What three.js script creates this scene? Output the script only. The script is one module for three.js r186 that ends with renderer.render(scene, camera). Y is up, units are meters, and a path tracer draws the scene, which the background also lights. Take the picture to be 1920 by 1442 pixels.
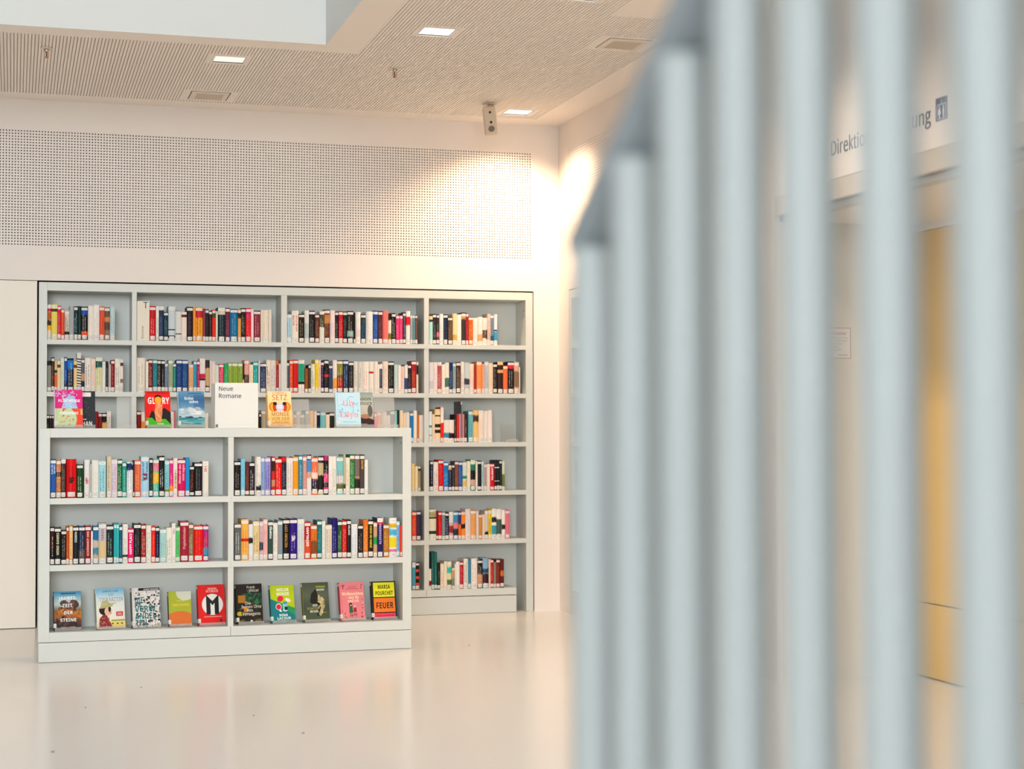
import * as THREE from 'three';
import { mergeGeometries } from 'three/addons/utils/BufferGeometryUtils.js';
import { RoundedBoxGeometry } from 'three/addons/geometries/RoundedBoxGeometry.js';
import { TextGeometry } from 'three/addons/geometries/TextGeometry.js';
import { FontLoader } from 'three/addons/loaders/FontLoader.js';
import { RectAreaLightUniformsLib } from 'three/addons/lights/RectAreaLightUniformsLib.js';

// ------------------------------------------------------------------ camera, light, exposure
const scene = new THREE.Scene();
scene.background = new THREE.Color(0.4, 0.42, 0.45);
const camera = new THREE.PerspectiveCamera(25.643, 1920 / 1442, 0.05, 80);
camera.position.set(0, 1.27, 0);
camera.rotation.order = 'YXZ';
camera.rotation.set(THREE.MathUtils.degToRad(1.568), THREE.MathUtils.degToRad(-16.468), THREE.MathUtils.degToRad(-0.122));
camera.focus = 10.2;
camera.userData.fStop = camera.getFocalLength() / 1000 / 0.029;
const renderer = new THREE.WebGLRenderer({ antialias: true });
renderer.toneMapping = THREE.LinearToneMapping;
renderer.toneMappingExposure = 1.07;
renderer.shadowMap.enabled = true;
RectAreaLightUniformsLib.init();

const DAY = new THREE.Color(0.93, 0.985, 1.03), WARM = new THREE.Color(1.0, 0.71, 0.47);
const SKY_LIGHT = 0.13, FACADE_LIGHT = 15;  // radiance of the glazed roof and of the tall window at the far end of the hall behind the camera
const LAMP = { a: 5, b: 10, c: 24, d: 11, e: 17 }; // candela of the square downlights

function areaLight(name, color, intensity, w, d, [x, y, z], [dx, dy, dz]) {
  const l = new THREE.RectAreaLight(color, intensity, w, d);
  l.name = name; l.position.set(x, y, z); l.lookAt(x + dx, y + dy, z + dz); scene.add(l); return l;
}
areaLight('roof_daylight', DAY, SKY_LIGHT, 9.6, 26, [-3.3, 8.0, 4.2], [0, -1, 0]);
areaLight('facade_daylight', DAY, FACADE_LIGHT, 9, 5.4, [-3.6, 4.4, 17.9], [0, 0, -1]);

// ------------------------------------------------------------------ helpers
let seed = 7;
const rnd = () => { seed = (seed + 0x6d2b79f5) | 0; let t = Math.imul(seed ^ (seed >>> 15), 1 | seed); t = (t + Math.imul(t ^ (t >>> 7), 61 | t)) ^ t; return ((t ^ (t >>> 14)) >>> 0) / 4294967296; };
const used = {};
const numbered = (n) => { used[n] = (used[n] ?? -1) + 1; return used[n] ? n + '_' + String(used[n]).padStart(3, '0') : n; };
const shade = (m) => { m.castShadow = true; m.receiveShadow = true; return m; };
function tag(o, label, category, group, kind) { o.userData.label = label; o.userData.category = category; if (group) o.userData.group = group; if (kind) o.userData.kind = kind; return o; }
function thing(name, label, category, [x, y, z] = [0, 0, 0], turn = 0, group) {
  const o = new THREE.Group(); o.name = numbered(name); o.position.set(x, y, z); o.rotation.y = turn; scene.add(o); return tag(o, label, category, group);
}
function mesh(name, geo, mat, parent, at) {
  const m = shade(new THREE.Mesh(Array.isArray(geo) ? mergeGeometries(geo.map((g) => (g.index ? g.toNonIndexed() : g))) : geo, mat));
  m.name = parent === scene ? numbered(name) : name; if (at) m.position.set(...at); parent.add(m); return m;
}
const box = (x0, x1, y0, y1, z0, z1) => new THREE.BoxGeometry(x1 - x0, y1 - y0, z1 - z0).translate((x0 + x1) / 2, (y0 + y1) / 2, (z0 + z1) / 2);
const rbox = (x0, x1, y0, y1, z0, z1, r = 0.0015) => new RoundedBoxGeometry(x1 - x0, y1 - y0, z1 - z0, 1, r).translate((x0 + x1) / 2, (y0 + y1) / 2, (z0 + z1) / 2);
function structure(name, parts, mat) {           // a piece of the setting; parts: [child name, geometry, material]
  const g = new THREE.Group(); g.name = name; g.userData.kind = 'structure'; scene.add(g);
  for (const [n, geo, m] of parts) mesh(n, geo, m ?? mat, g);
  return g;
}
const std = (hex, roughness = 0.6, more = {}) => new THREE.MeshStandardMaterial({ color: hex, roughness, ...more });
const phys = (hex, roughness, more = {}) => new THREE.MeshPhysicalMaterial({ color: hex, roughness, ...more });
function noiseTexture(n, base, amp, scales) {    // grey noise in linear values, tiling
  const d = new Uint8Array(n * n * 4);
  const layers = scales.map(([s, a]) => { const g = Array.from({ length: s * s }, rnd); return [s, a, g]; });
  for (let y = 0; y < n; y++) for (let x = 0; x < n; x++) {
    let v = 0;
    for (const [s, a, g] of layers) {
      const fx = (x / n) * s, fy = (y / n) * s, ix = Math.floor(fx), iy = Math.floor(fy), tx = fx - ix, ty = fy - iy;
      const q = (i, j) => g[((iy + j) % s) * s + ((ix + i) % s)], sx = tx * tx * (3 - 2 * tx), sy = ty * ty * (3 - 2 * ty);
      v += a * ((q(0, 0) * (1 - sx) + q(1, 0) * sx) * (1 - sy) + (q(0, 1) * (1 - sx) + q(1, 1) * sx) * sy - 0.5);
    }
    const c = Math.max(0, Math.min(255, 255 * (base + amp * v))), k = (y * n + x) * 4;
    d[k] = d[k + 1] = d[k + 2] = c; d[k + 3] = 255;
  }
  const t = new THREE.DataTexture(d, n, n); t.wrapS = t.wrapT = THREE.RepeatWrapping; t.magFilter = THREE.LinearFilter; t.needsUpdate = true; return t;
}
function planarUV(geo, s = 1) {                  // uv in metres, by the side a face looks to
  const g = geo.index ? geo.toNonIndexed() : geo, p = g.attributes.position, n = g.attributes.normal, uv = new Float32Array(p.count * 2);
  for (let i = 0; i < p.count; i++) {
    const ax = Math.abs(n.getX(i)), ay = Math.abs(n.getY(i)), az = Math.abs(n.getZ(i));
    const [a, b] = ay >= ax && ay >= az ? [p.getX(i), p.getZ(i)] : ax >= az ? [p.getZ(i), p.getY(i)] : [p.getX(i), p.getY(i)];
    uv[2 * i] = a * s; uv[2 * i + 1] = b * s;
  }
  g.setAttribute('uv', new THREE.BufferAttribute(uv, 2)); return g;
}

// ------------------------------------------------------------------ materials
const plasterBump = noiseTexture(256, 0.5, 0.5, [[64, 0.5], [128, 0.5]]);
const M = {
  plaster: std('#f1e9e1', 0.85, { bumpMap: plasterBump, bumpScale: 0.0004 }),
  well: std('#dcdcd8', 0.9),
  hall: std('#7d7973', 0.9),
  ceiling: std('#faf2ea', 0.9),
  slotBack: std('#e2d2c2', 0.95),
  holeBack: std('#221e1b', 0.95),
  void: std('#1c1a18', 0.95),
  panel: std('#f3ecdf', 0.55),
  case: phys('#d5d8d2', 0.42, { clearcoat: 0.15, clearcoatRoughness: 0.4 }),
  floor: phys("#dad8d5", 0.22, { specularIntensity: 1, roughnessMap: noiseTexture(256, 0.95, 0.04, [[4, 0.6], [16, 0.4]]) }),
  speck: std('#4a4038', 0.9),
  jamb: std('#ddd3c2', 0.7),
  casing: std('#d3c8ba', 0.5),
  yellow: std('#e9c268', 0.45),
  tube: phys('#c0c8c7', 0.42, { clearcoat: 0.1 }),
  rail: phys('#a3adb2', 0.45),
  frameWhite: std('#f4efe8', 0.5),
  reflector: std('#e8e8ea', 0.2, { metalness: 0.9 }),
  glow: std('#ffffff', 0.6, { emissive: new THREE.Color(1, 0.93, 0.85), emissiveIntensity: 1.6 }),
  glowDim: std('#ffffff', 0.6, { emissive: new THREE.Color(1, 0.86, 0.76), emissiveIntensity: 0.62 }),
  roofGlass: std('#ffffff', 0.8, { emissive: DAY, emissiveIntensity: 0.25 }),
  vent: std('#eee2d5', 0.6), ventGrille: std('#d9ccbb', 0.7), black: std('#100e0d', 0.8),
  metal: std('#c9c0b4', 0.3, { metalness: 0.9 }), copper: std('#b8735a', 0.35, { metalness: 0.6 }),
  beige: std('#dccbb2', 0.5), lens: phys('#3a2f28', 0.15), lensGrey: std('#7d746c', 0.5),
  darkSteel: std('#4b4947', 0.5), steelEdge: std('#ece6e2', 0.5),
  pages: std('#e9e0cf', 0.9),
  acrylic: phys('#f2f3f1', 0.12, { transmission: 0.8, ior: 1.49, thickness: 0 }),
  acrylicEdge: phys('#eef2f0', 0.25, { transmission: 0.75, ior: 1.49, thickness: 0 }),
  sign: std('#ebeae4', 0.55), ink: std('#23252d', 0.7), blueInk: std('#1b2a55', 0.6),
  marker: std('#ebe3d3', 0.6),
};

// ------------------------------------------------------------------ the setting
const ZB = -11.39, XR = 3.715, YC = 3.435;
const floor = structure('floor', [['floor_slab', planarUV(box(-8.6, 6, -0.12, 0, -12, 18.4), 0.5)]], M.floor);
for (const [x, z, s] of [[0.16, -6.98, 1.1], [1.04, -7.6, 0.7], [0.62, -8.6, 0.6], [1.18, -7.1, 0.9], [2.6, -9.7, 0.7], [0.33, -8.05, 0.6]])
  mesh('dirt_speck', new THREE.SphereGeometry(0.006 * s, 8, 5).scale(1.2, 0.35, 0.8).translate(x, 0.001, z), M.speck, floor);

function perforated(w, h, pitch, r, depth) {     // a board in the xy plane facing +z, its lower left corner at 0,0, with real round holes
  const nx = Math.round(w / pitch), ny = Math.round(h / pitch), dx = w / nx, dy = h / ny, pos = [], nor = [], idx = [];
  const out = [[1, 0], [1, 1], [0, 1], [-1, 1], [-1, 0], [-1, -1], [0, -1], [1, -1]];
  for (let j = 0; j < ny; j++) for (let i = 0; i < nx; i++) {
    const cx = (i + 0.5) * dx, cy = (j + 0.5) * dy, b = pos.length / 3;
    for (let k = 0; k < 8; k++) {
      const a = (k * Math.PI) / 4, c = Math.cos(a), s = Math.sin(a);
      pos.push(cx + (out[k][0] * dx) / 2, cy + (out[k][1] * dy) / 2, 0, cx + c * r, cy + s * r, 0, cx + c * r, cy + s * r, 0, cx + c * r, cy + s * r, -depth);
      nor.push(0, 0, 1, 0, 0, 1, -c, -s, 0, -c, -s, 0);
    }
    for (let k = 0; k < 8; k++) {
      const p = b + k * 4, q = b + ((k + 1) % 8) * 4;
      idx.push(p, q, q + 1, p, q + 1, p + 1, p + 2, q + 2, q + 3, p + 2, q + 3, p + 3);
    }
  }
  const g = new THREE.BufferGeometry();
  g.setAttribute('position', new THREE.Float32BufferAttribute(pos, 3)); g.setAttribute('normal', new THREE.Float32BufferAttribute(nor, 3)); g.setIndex(idx);
  g.setAttribute('uv', new THREE.Float32BufferAttribute(new Float32Array((pos.length / 3) * 2), 2));
  return g;
}
const P0 = 2.478, P1 = 3.236, N1 = 2.254, T = 0.03;      // perforated band, top of the shelf niche, board thickness
const backBoard = (x0, x1, y0, y1) => planarUV(box(x0, x1, y0, y1, ZB - T, ZB), 1);
structure('wall_back', [
  ['plaster_board', [backBoard(-8.4, XR, P1, YC), backBoard(-8.4, XR, N1 + 0.001, P0), backBoard(3.513, XR, P0, P1), backBoard(3.5285, XR, 0, N1 + 0.001), backBoard(-8.4, -0.6, P0, P1)]],
  ['perforated_board', perforated(4.113, P1 - P0, 0.0187, 0.0047, 0.014).translate(-0.6, P0, ZB)],
  ['board_backing', box(-0.62, 3.53, P0 - 0.02, P1 + 0.02, ZB - 0.06, ZB - 0.045), M.holeBack],
  ['wall_panel', rbox(-1.25, 0.149, 0.004, N1 - 0.003, ZB - T, ZB + 0.001), M.panel],
  ['wall_panel', rbox(-8.4, -1.254, 0.004, N1 - 0.003, ZB - T, ZB + 0.001), M.panel],
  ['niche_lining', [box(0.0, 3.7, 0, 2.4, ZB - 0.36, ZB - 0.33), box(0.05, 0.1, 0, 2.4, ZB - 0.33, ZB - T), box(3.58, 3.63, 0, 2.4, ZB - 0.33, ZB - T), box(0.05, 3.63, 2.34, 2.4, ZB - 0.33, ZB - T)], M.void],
  ['wall_core', box(-8.5, 6, 0, 3.7, ZB - 0.56, ZB - 0.37)],
], M.plaster);

const rightBoard = (z0, z1, y0, y1) => planarUV(box(XR, XR + T, y0, y1, z0, z1), 1);
const RC0 = -11.155, RC1 = -9.3, J0 = -7.85, J1 = -3.4;   // recessed case in the side wall; lobby opening
structure('wall_right', [
  ['plaster_board', [rightBoard(ZB, J0, P1, YC), rightBoard(ZB, J0, N1, P0), rightBoard(ZB, -11.185, P0, P1), rightBoard(-8.3, J0, P0, P1), rightBoard(ZB, RC0 - 0.008, 0, N1), rightBoard(RC1 + 0.008, J0, 0, N1),
    rightBoard(J0, -5.2, 2.455, YC)]],
  ['hall_board', [rightBoard(-5.2, J1, 2.455, YC), rightBoard(J1, 18.2, 0, YC)], M.hall],
  ['perforated_board', perforated(2.885, P1 - P0, 0.0187, 0.0047, 0.014).rotateY(-Math.PI / 2).translate(XR, P0, -11.185)],
  ['board_backing', box(XR + 0.045, XR + 0.06, P0 - 0.02, P1 + 0.02, -11.2, -8.28), M.holeBack],
  ['shutter_casing', [rbox(XR + 0.002, XR + 0.03, 2.36, 2.454, J0, J1), box(XR + 0.06, XR + 0.09, 2.325, 2.44, J0, J1)], M.casing],
  ['jamb', box(XR + T, 4.5, 0, 2.335, J0 - 0.06, J0), M.jamb],
  ['jamb', box(XR + T, 4.5, 0, 2.335, J1, J1 + 0.06), M.jamb],
  ['soffit', [box(XR + 0.055, 4.52, 2.335, 2.36, J0 - 0.06, J1 + 0.06)]],
  ['fascia', box(4.5, 4.53, 2.296, 2.335, J0, J1)],
  ['yellow_panel', rbox(4.5, 4.53, 0.386, 2.293, J0, J1), M.yellow],
  ['yellow_panel', rbox(4.5, 4.53, 0.006, 0.38, J0, J1), M.yellow],
  ['wall_core', [box(4.1, 4.2, 0, 3.6, -12, J0 - 0.06), box(4.56, 4.7, 0, 3.6, J0 - 0.4, 18.3), box(XR + T, 4.7, 2.5, 2.55, J0, 18.3)]],
], M.plaster);
structure('wall_left', [['plaster_board', box(-8.5, -8.35, 0, 8.3, -12, 18.4)]], M.hall);
structure('wall_front', [['plaster_board', [box(-8.5, 4.7, 0, 1.6, 18, 18.15), box(-8.5, 4.7, 7.2, 8.3, 18, 18.15), box(-8.5, -8.2, 1.6, 7.2, 18, 18.15), box(1, 4.7, 1.6, 7.2, 18, 18.15)]]], M.hall);
structure('window_2', [['facade_glazing', box(-8.2, 1, 1.6, 7.2, 18.02, 18.06), M.roofGlass]], M.roofGlass);

// ceiling: plain margins, slotted fields (boards run from front to back), plates round the fittings, the well of the atrium
const WX = 1.672, WZ = -9.32, S0 = -11.18, S1 = -9.505, SX0 = 1.886, SX1 = 3.487, SL = -0.6, SN = -7.4, PITCH = 0.0187;
const plate = (x0, x1, z0, z1, y0 = YC, t = 0.03) => box(x0, x1, y0, y0 + t, z0, z1);
const FITTINGS = [[1.2, -9.855], [2.197, -8.857], [3.286, -10.957], [2.72, -7.91], [2.9, -6.9], [2.9, -4.8]], VENTS = [[1.205, -10.955, 0.25, 0.268], [3.27, -8.848, 0.246, 0.25]];
const slats = [];
for (let x = SL; x < SX1 - 0.004; x += PITCH) {
  const x1 = Math.min(x + 0.0136, SX1), cuts = FITTINGS.filter(([fx, fz]) => Math.abs(x + 0.0064 - fx) < 0.1064 && fz < SN).sort((a, b) => a[1] - b[1]);
  let z = S0; const end = x >= SX0 ? SN : S1;
  for (const [, fz] of cuts) { if (fz - 0.1 < end) { slats.push(box(x, x1, YC, YC + 0.007, z, fz - 0.1)); z = fz + 0.1; } }
  if (z < end) slats.push(box(x, x1, YC, YC + 0.007, z, end));
}
const backing = new THREE.Shape([[SL, S0], [SX1, S0], [SX1, SN], [SX0, SN], [SX0, S1], [SL, S1]].map(([x, z]) => new THREE.Vector2(x, -z)));
for (const [x, z] of FITTINGS) if (z < SN) backing.holes.push(new THREE.Path([[x - 0.1, -z - 0.1], [x + 0.1, -z - 0.1], [x + 0.1, -z + 0.1], [x - 0.1, -z + 0.1]].map(([a, b]) => new THREE.Vector2(a, b))));
const collar = [];
for (const [x, z] of FITTINGS) for (const [a, b, c, d] of [[-0.122, 0.122, 0.102, 0.124], [-0.122, 0.122, -0.124, -0.102], [-0.122, -0.1, -0.102, 0.102], [0.1, 0.122, -0.102, 0.102]]) collar.push(plate(x + a, x + b, z + c, z + d, YC - 0.0006, 0.012));
for (const [x, z, w, d] of VENTS) collar.push(plate(x - w / 2 - 0.05, x + w / 2 + 0.05, z - d / 2 - 0.045, z + d / 2 + 0.03, YC - 0.0006, 0.012));
structure('ceiling', [
  ['margin_board', [plate(-8.4, XR, ZB, S0), plate(-8.4, WX + 0.001, S1, WZ - 0.001), plate(WX + 0.001, SX0, S1, 18.1), plate(SX1, XR, S0, 18.1), plate(-8.4, SL, S0, S1), plate(2.975, 3.26, -8.258, SN, YC - 0.0008, 0.012)]],
  ['hall_board', plate(SX0, SX1, SN + 0.2, 18.1), M.hall],
  ['margin_board', plate(SX0, SX1, SN, SN + 0.2)],
  ['slotted_board', slats],
  ['fitting_collar', collar],
  ['slot_backing', new THREE.ExtrudeGeometry(backing, { depth: 0.006, bevelEnabled: false }).rotateX(-Math.PI / 2).translate(0, YC + 0.0078, 0), M.slotBack],
], M.ceiling);
structure('trim_1', [
  ['well_face', [box(-8.4, WX + 0.12, YC + 0.031, 8.2, WZ - 0.12, WZ), box(WX, WX + 0.12, YC + 0.031, 8.2, WZ, 18.1), box(-8.4, WX + 0.0005, YC - 0.0004, YC + 0.032, WZ - 0.001, WZ), box(WX, WX + 0.001, YC - 0.0004, YC + 0.032, WZ, 18.1)]],
  ['well_top', box(-8.5, 4.7, 3.62, 3.7, -12, WZ - 0.12)],
  ['well_top', box(WX + 0.12, 4.7, 3.62, 3.7, WZ - 0.12, 18.15)],
], M.well);
structure('window_1', [['roof_glazing', box(-8.5, 1.9, 8.1, 8.14, -9.5, 18.2), M.roofGlass]], M.roofGlass);

// ------------------------------------------------------------------ ceiling fittings
function downlight(i, label, cd, tint = WARM) {
  const [x, z] = FITTINGS[i], dy = z > SN ? -0.05 : 0, t = thing('ceiling_downlight', label, 'lamp', [x, YC + dy, z], 0);
  const s = 0.1, w = 0.012;
  mesh('frame', [rbox(-s, s, -0.003, 0.012, s - w, s, 0.001), rbox(-s, s, -0.003, 0.012, -s, -s + w, 0.001), rbox(-s, -s + w, -0.003, 0.012, -s + w, s - w, 0.001), rbox(s - w, s, -0.003, 0.012, -s + w, s - w, 0.001)], M.frameWhite, t);
  const q = s - w;
  mesh('reflector', [box(-q, q, 0, 0.01, q, q + 0.003), box(-q, q, 0, 0.01, -q - 0.003, -q), box(-q - 0.003, -q, 0, 0.01, -q, q), box(q, q + 0.003, 0, 0.01, -q, q)], M.frameWhite, t);
  mesh('diffuser', box(-q, q, 0.005, 0.009, -q, q), i ? M.glow : M.glowDim, t);
  const l = new THREE.SpotLight(tint, cd, 0, 1.2, 0.72, 2);
  l.name = 'downlight_beam'; l.position.set(x, YC + dy + 0.004, z); l.target.position.set(x, 0, z); l.castShadow = true; l.shadow.radius = 4; scene.add(l, l.target);
}
downlight(0, 'square downlight close under the white light well edge', LAMP.a);
downlight(1, 'square downlight between the well edge and the ceiling vent', LAMP.b);
downlight(2, 'bright square downlight beside the hanging sensor in the room corner', LAMP.c);
downlight(3, 'square downlight near the plain ceiling board and the railing', LAMP.d);
downlight(4, 'square downlight in the corridor ceiling before the lobby opening', LAMP.e, new THREE.Color(1, 0.86, 0.72));
downlight(5, 'square downlight in the corridor ceiling nearest the railing', LAMP.e, new THREE.Color(1, 0.86, 0.72));
VENTS.forEach(([x, z, w, d], i) => {
  const t = thing('ceiling_vent', i ? 'square ceiling vent near the side wall and grey railing' : 'square ceiling vent close to the perforated back wall', 'vent', [x, YC, z]);
  mesh('gap', box(-w / 2, w / 2, -0.0012, -0.0004, -d / 2, d / 2), M.black, t);
  mesh('frame', rbox(-w / 2 + (i ? 0.002 : 0.004), w / 2 - (i ? 0.004 : 0.008), -0.006, -0.0014, -d / 2 + 0.003, d / 2 - 0.003, 0.001), M.vent, t);
  const gw = 0.084, bars = [];
  for (let k = 0; k < 14; k++) bars.push(box(-gw, gw, -0.009, -0.006, -gw + k * 0.0125, -gw + k * 0.0125 + 0.008));
  mesh('grille', bars, M.ventGrille, t);
});
[[0.172, -9.837], [2.177, -9.821]].forEach(([x, z], i) => {
  const t = thing('sprinkler_head', i ? 'small brass sprinkler between the two lit downlights' : 'small brass sprinkler left of the first downlight', 'sprinkler', [x, YC, z]);
  mesh('rosette', new THREE.CylinderGeometry(0.034, 0.036, 0.004, 28).translate(0, -0.002, 0), M.vent, t);
  mesh('body', new THREE.LatheGeometry([[0, 0], [0.015, 0], [0.015, -0.018], [0.008, -0.02], [0.006, -0.026], [0, -0.026]].map(([a, b]) => new THREE.Vector2(a, b)), 20), M.metal, t);
  mesh('frame_arm', [new THREE.BoxGeometry(0.003, 0.03, 0.004).translate(0.01, -0.038, 0), new THREE.BoxGeometry(0.003, 0.03, 0.004).translate(-0.01, -0.038, 0), new THREE.CylinderGeometry(0.011, 0.011, 0.003, 18).translate(0, -0.054, 0)], M.copper, t);
  mesh('glass_bulb', new THREE.CylinderGeometry(0.003, 0.003, 0.026, 10).translate(0, -0.039, 0), M.lens, t);
});
{
  const t = thing('security_sensor', 'beige elongated sensor hanging on a bracket beside the corner downlight', 'sensor', [3.012, YC, -10.7]);
  mesh('rosette', rbox(-0.04, 0.035, -0.012, 0, -0.035, 0.035, 0.003), M.beige, t);
  mesh('bracket', [rbox(-0.012, 0.03, -0.045, -0.01, -0.012, 0.012, 0.003), rbox(0.022, 0.032, -0.13, -0.03, -0.02, 0.02, 0.003)], M.beige, t);
  const body = new THREE.Group(); 
  const sh = new THREE.Shape(); sh.moveTo(-0.03, 0.075); sh.lineTo(0.028, 0.08); sh.quadraticCurveTo(0.036, 0.08, 0.036, 0.07); sh.lineTo(0.036, -0.03); sh.quadraticCurveTo(0.03, -0.075, 0.0, -0.092); sh.quadraticCurveTo(-0.02, -0.098, -0.03, -0.085); sh.closePath();
  const hull = new THREE.ExtrudeGeometry(sh, { depth: 0.062, bevelEnabled: true, bevelThickness: 0.008, bevelSize: 0.006, bevelSegments: 3, curveSegments: 10 }).translate(0, 0, -0.031).rotateY(-Math.PI / 2);
  const place = (g) => g.rotateX(0.06).rotateY(-0.14).rotateZ(0.12).translate(-0.008, -0.117, 0.035);
  mesh('housing', place(hull), M.beige, t);
  const disc = (r, y, z, tilt, m, n) => mesh(n, place(new THREE.CylinderGeometry(r, r, 0.004, 24).rotateX(Math.PI / 2 + tilt).translate(0, y, z)), m, t);
  disc(0.0085, 0.045, 0.0425, 0, M.lens, 'lens'); disc(0.0085, -0.02, 0.0425, 0, M.lens, 'lens'); disc(0.021, -0.062, 0.0325, 0.5, M.lensGrey, 'sounder_grille');
}

// ------------------------------------------------------------------ writing on the wall round the lobby opening
const font = await new FontLoader().loadAsync('fonts/droid/droid_sans_regular.typeface.json');
const bold = await new FontLoader().loadAsync('fonts/droid/droid_sans_bold.typeface.json');
function lettering(text, size, squeeze, depth = 0.0012, face = font) {
  const g = new TextGeometry(text, { font: face, size, depth, curveSegments: 4 }); g.scale(squeeze, 1, 1); g.computeBoundingBox(); return g;
}
{
  const a = lettering('Direktion', 0.068, 0.98); a.rotateY(-Math.PI / 2);
  tag(mesh('wall_lettering', a, M.blueInk, scene, [XR - 0.0004, 2.568, -7.222]), 'dark blue word Direktion on the white header seen between grey bars', 'lettering');
  const b = lettering('Verwaltung', 0.068, 0.98), w = b.boundingBox.max.x; b.rotateY(-Math.PI / 2);
  tag(mesh('wall_lettering', b, M.blueInk, scene, [XR - 0.0004, 2.568, -6.312 - w]), 'dark blue word ending in ung next to the lift symbol', 'lettering');
  const c = document.createElement('canvas'); c.width = 180; c.height = 200; const g = c.getContext('2d');
  g.fillStyle = '#e9dfd6'; g.fillRect(0, 0, 180, 200); g.fillStyle = '#1c2f63'; g.beginPath(); g.roundRect(2, 2, 176, 196, 14); g.fill();
  g.strokeStyle = '#eef0f4'; g.lineWidth = 7; g.beginPath(); g.roundRect(22, 62, 136, 122, 14); g.stroke(); g.beginPath(); g.moveTo(90, 62); g.lineTo(90, 22); g.stroke();
  g.fillStyle = '#eef0f4'; for (const [x, wd] of [[58, 30], [120, 24]]) { g.beginPath(); g.arc(x, 84, 10, 0, 7); g.fill(); g.beginPath(); g.moveTo(x - wd / 2, 98); g.lineTo(x + wd / 2, 98); g.lineTo(x + wd / 2 + (wd > 26 ? 8 : 0), 145); g.lineTo(x + 10, 145); g.lineTo(x + 8, 178); g.lineTo(x - 8, 178); g.lineTo(x - 10, 145); g.lineTo(x - wd / 2 - (wd > 26 ? 8 : 0), 145); g.fill(); }
  const tx = new THREE.CanvasTexture(c); tx.colorSpace = THREE.SRGBColorSpace;
  tag(mesh('lift_sign', new THREE.BoxGeometry(0.089, 0.098, 0.002).rotateY(-Math.PI / 2), std('#ffffff', 0.5, { map: tx }), scene, [XR - 0.001, 2.612, -6.228]), 'dark blue lift symbol with two white figures on the header', 'sign');
  const d = document.createElement('canvas'); d.width = 512; d.height = 400; const k = d.getContext('2d');
  k.fillStyle = '#e6dfd4'; k.fillRect(0, 0, 512, 400); k.strokeStyle = '#a5262a'; k.lineWidth = 9; k.strokeRect(6, 6, 500, 388);
  k.fillStyle = '#a01c22'; k.font = 'bold 54px sans-serif'; k.fillText('Brandschutztor', 50, 92, 410);
  k.fillStyle = '#6a5f58'; k.font = '31px sans-serif'; ['Im Bereich des Tores', 'dürfen sich Personen', 'und Sachen keine', 'Hindernisse', 'befinden werden.'].forEach((s, i) => { k.textAlign = 'right'; k.fillText(s, [470, 462, 395, 345, 395][i], 142 + i * 38, 420); });
  k.font = 'bold 26px sans-serif'; k.fillText('OVERBERG', 468, 362, 140);
  const dt = new THREE.CanvasTexture(d); dt.colorSpace = THREE.SRGBColorSpace;
  tag(mesh('notice_sign', new THREE.BoxGeometry(0.205, 0.16, 0.002), std('#ffffff', 0.5, { map: dt }), scene, [4.039, 1.717, J0 + 0.001]), 'small white notice with red border and red heading on the lobby jamb', 'sign');
}

// ------------------------------------------------------------------ bookcases
function bookcase(t, o) {      // o: x0,x1 outer, inner walls, dividers [[a,b]], shelf tops, thickness, front z, depth
  const zf = o.z, zb = o.z - o.depth, e = 0.0012;
  mesh('side_panel', rbox(o.x0, o.in0, o.foot, o.top, zb, zf, e), M.case, t);
  mesh('side_panel', rbox(o.in1, o.x1, o.footR ?? o.foot, o.top, zb, zf, e), M.case, t);
  mesh('top_board', rbox(o.in0, o.in1, o.topY, o.top, zb, zf, e), M.case, t);
  const cuts = [o.in0, ...o.dividers.flat(), o.in1];
  for (const [a, b] of o.dividers) mesh('divider', rbox(a, b, o.bottom - 0.0005, o.topY, zb, zf - 0.0006, e), M.case, t);
  for (let i = 0; i < cuts.length; i += 2) {
    const a = i ? (cuts[i - 1] + cuts[i]) / 2 + 0.0006 : cuts[i], b = i < cuts.length - 2 ? (cuts[i + 1] + cuts[i + 2]) / 2 - 0.0006 : cuts[i + 1];
    for (const y of o.shelves) mesh('shelf', [rbox(cuts[i], cuts[i + 1], y - o.th, y, zb + 0.012, zf, e), rbox(a, b, y - o.th, y, zf - 0.002, zf + 0.0015, 0.0006)], M.case, t);
    const c = i === cuts.length - 2 ? o.endShort ?? cuts[i + 1] : cuts[i + 1];
    mesh('bottom_board', rbox(i ? a : cuts[i], i < cuts.length - 2 ? b : c, o.bottomLow, o.bottom, zb, zf, e), M.case, t);
    mesh('back_panel', box(cuts[i], cuts[i + 1], 0.02, o.topY, zb, zb + 0.012), M.case, t);
  }
  mesh('plinth', rbox(o.plinth[0], o.plinth[1], 0.002, o.plinth[2], zb + 0.03, zf + (o.plinthOut ?? 0), e), M.case, t);
  for (const [x, y] of o.pegs) mesh('peg_hole', new THREE.CylinderGeometry(0.004, 0.004, 0.0016, 12).rotateZ(Math.PI / 2).translate(x - 0.0006, y, zf - 0.045), M.black, t);
}
const TIER = { A: 0.902, B: 0.534, C: 1.871, D: 1.531, E: 1.19, F: 0.852, G: 0.513, H: 0.171 };
const low = thing('low_bookcase', 'low white two bay bookcase standing free before the wall bookcase', 'bookcase', [0, 0, 0]);
bookcase(low, { x0: 0.141, x1: 2.242, in0: 0.2, in1: 2.19, foot: 0.111, top: 1.288, topY: 1.2375, z: -9.67, depth: 0.272, dividers: [[1.176, 1.208]], shelves: [TIER.A, TIER.B], th: 0.033, bottom: 0.164, bottomLow: 0.111, plinth: [0.143, 2.242, 0.108], pegs: [[1.176, 1.195], [2.19, 1.2]] });
const tall = thing('wall_bookcase', 'tall white four bay bookcase set into the back wall', 'bookcase', [0, 0, 0]);
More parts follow.
